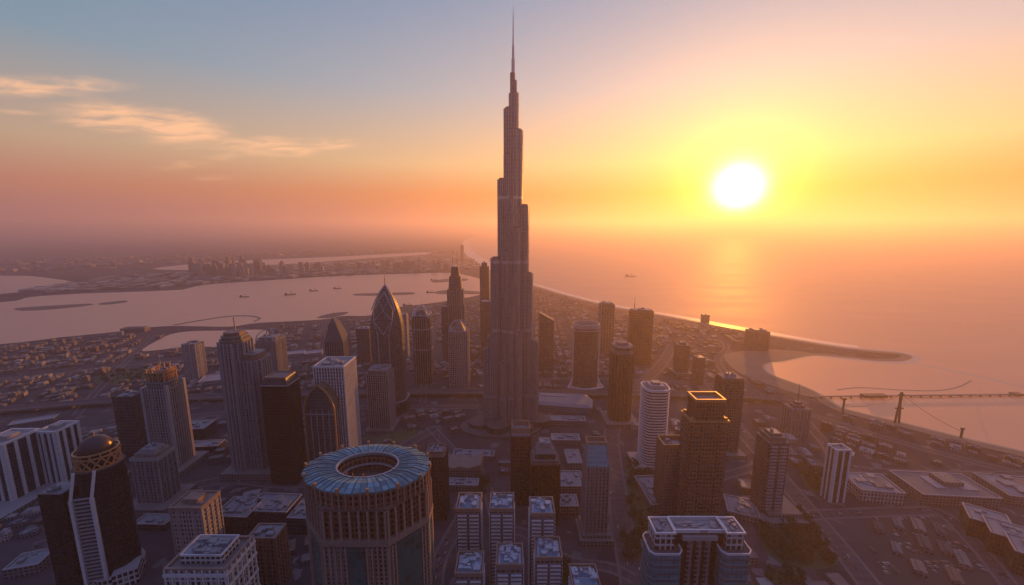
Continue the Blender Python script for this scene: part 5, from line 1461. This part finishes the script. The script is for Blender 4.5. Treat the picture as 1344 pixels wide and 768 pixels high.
def plant(x, y, label, group, r):
    k = r.randrange(4)
    if first[k]: o = protos[k]; first[k] = False
    else: o = protos[k].copy(); COL.objects.link(o)
    s = r.uniform(.75, 1.3); o.location = (x, y, 0); o.scale = (s, s, s * r.uniform(.9, 1.1)); o.rotation_euler = (0, 0, r.uniform(0, 6)); tag(o, label, 'tree', group)
TREES = [(0, 90, 'dark leafy tree in the grove around the balcony stack tower podium', 'trees of the grove by the balcony stack tower'), (1, 26, 'leafy tree in the small green left of the lone striped slab', 'trees left of the lone striped slab'),
         (2, 42, 'dark leafy tree in the strip along the wide avenue', 'trees along the wide avenue'), (3, 50, 'leafy tree in the park on the far left', 'trees of the park at far left'), (4, 14, 'leafy tree on the olive lawn below the zigzag roofed hall', 'trees on the olive lawn'),
         (5, 16, 'leafy tree in the bend of the avenue near the frame bottom', 'trees in the avenue bend'), (7, 14, 'leafy tree at the frame bottom right of the teal twin block', 'trees at the frame bottom'), (8, 12, 'leafy tree beside the sleek black tower', 'trees by the sleek black tower'), (9, 8, 'leafy tree in front of the balcony towers', 'trees by the balcony towers')]
rt = random.Random(17)
for li, n, lb, gp in TREES:
    L = LAWNP[li]; xs = [p[0] for p in L]; ys = [p[1] for p in L]; k = 0; t_ = 0; got = []
    while k < n and t_ < 6000:
        t_ += 1; x, y = rt.uniform(min(xs), max(xs)), rt.uniform(min(ys), max(ys))
        if not inside(x, y, L) or any((fx - x) ** 2 + (fy - y) ** 2 < (fr * .8 + 3) ** 2 for fx, fy, fr in FOOT) or any((gx - x) ** 2 + (gy - y) ** 2 < 16 for gx, gy in got): continue
        qx, qy, qd = proj(x, y, 6)
        if not (3 < qx < 1341 and qy < 764) or not seen(x, y, 8): continue
        got.append((x, y)); plant(x, y, lb, gp, rt); k += 1
for k in range(4):
    if first[k]: bpy.data.objects.remove(protos[k])

# ------------------------------------------------------------------ cars
for nme, c in (('car_white', (0.4, 0.4, 0.41)), ('car_grey', (0.18, 0.18, 0.19)), ('car_black', (0.02, 0.02, 0.022)), ('car_red', (0.25, 0.03, 0.025)), ('car_sand', (0.2, 0.17, 0.14))): plain(nme, c, 0.3, 0.2, 0.05)
plain('car_window', (0.02, 0.02, 0.025), 0.1)
plain('tyre', (0.02, 0.02, 0.02), 0.9)
def car_mesh(col):
    m = MB(); m.loft([(rect(4.3, 1.75), .35), (rect(4.4, 1.8), .75), (rect(4.2, 1.7), .95)], 0, True, 0, True)
    m.loft([(mv(rect(2.5, 1.6), -.2), .95), (mv(rect(1.6, 1.35), -.3), 1.45)], 1, True, 0)
    for x in (-1.35, 1.35):
        for y in (-.8, .8): m.prism([(x + .33 * math.cos(a * .785), 0) for a in range(1)] and mv(rect(.62, .22), x, y), 0, .6, 2, 2)
    return m.build('small_car', [col, 'car_window', 'tyre'])
cars = [car_mesh(c) for c in ('car_white', 'car_grey', 'car_black', 'car_red', 'car_sand')]
cfirst = [True] * 5
CN = ['white', 'grey', 'black', 'red', 'sand coloured']
def put_car(x, y, an, where, group, r):
    k = r.choices(range(5), (5, 4, 3, 1, 2))[0]
    if cfirst[k]: o = cars[k]; cfirst[k] = False
    else: o = cars[k].copy(); COL.objects.link(o)
    o.location = (x, y, .03 if 'parked' in where else .13); o.rotation_euler = (0, 0, an); tag(o, f'small {CN[k]} car {where}', 'car', group + ' ' + CN[k])
rc = random.Random(5); ncar = 0
a, b = P(1128, 682), P(1232, 680); an = math.atan2(b[1] - a[1], b[0] - a[0]); c, s = math.cos(an), math.sin(an)
xs = [p[0] for p in CP1]; ys = [p[1] for p in CP1]
v = 0
while v < 200 and ncar < 120:
    u = -150
    while u < 260:
        x, y = a[0] + u * c + v * s, a[1] + u * s - v * c
        qx, qy, qd = proj(x, y, 1)
        if inside(x, y, CP1) and not any((fx - x) ** 2 + (fy - y) ** 2 < (fr + 3) ** 2 for fx, fy, fr in FOOT) and rc.random() < .75 and int((u + 150) / 40) % 4 != 3 and qx < 1340 and qy < 765 and seen(x, y, 1.4):
            put_car(x, y, an + R(90) + rc.uniform(-.04, .04), 'parked in the rows of the car park at lower right', 'cars in the car park at lower right,', rc); ncar += 1
        u += 3.1
    v += 6.5 if int(v * 10) % 3 else 17
TR = [(AV, 7, 'driving on the wide avenue', 'cars on the wide avenue,', 60), (DG, 5, 'driving on the diagonal road at right', 'cars on the diagonal road,', 60),
      (ROADS[6][0], 4, 'driving on the road slanting down from the paired ribbed tower', 'cars on the road by the paired ribbed tower,', 26), (ROADS[7][0], 4, 'driving on the road behind the cream hotel', 'cars on the road behind the cream hotel,', 26),
      (ROADS[8][0], 4, 'driving on the road right of the ring roofed drum tower', 'cars on the road right of the drum tower,', 30), (ROADS[3][0], 4, 'driving on the road bounding the lot with the storage sheds', 'cars on the road round the shed lot,', 36),
      (ROADS[2][0], 4, 'driving on the road behind the low halls at right', 'cars on the road behind the low halls,', 26)]
for pts, off_, where, gp, n in TR:
    for _ in range(n):
        k = rc.randrange(len(pts) - 1); t_ = rc.random(); x = pts[k][0] * (1 - t_) + pts[k + 1][0] * t_; y = pts[k][1] * (1 - t_) + pts[k + 1][1] * t_
        e = Vector((pts[k + 1][0] - pts[k][0], pts[k + 1][1] - pts[k][1])).normalized(); o_ = rc.choice((-1, 1)) * rc.choice((off_ - 4, off_, off_ + 3.5 if off_ > 5 else off_))
        x, y = x - e.y * o_, y + e.x * o_
        qx, qy, qd = proj(x, y, 1)
        if 3 < qx < 1341 and qy < 765 and qd < 900 and seen(x, y, 1.4): put_car(x, y, math.atan2(e.y, e.x) + (math.pi if o_ > 0 else 0), where, gp, rc)
for k in range(5):
    if cfirst[k]: bpy.data.objects.remove(cars[k])

haze()
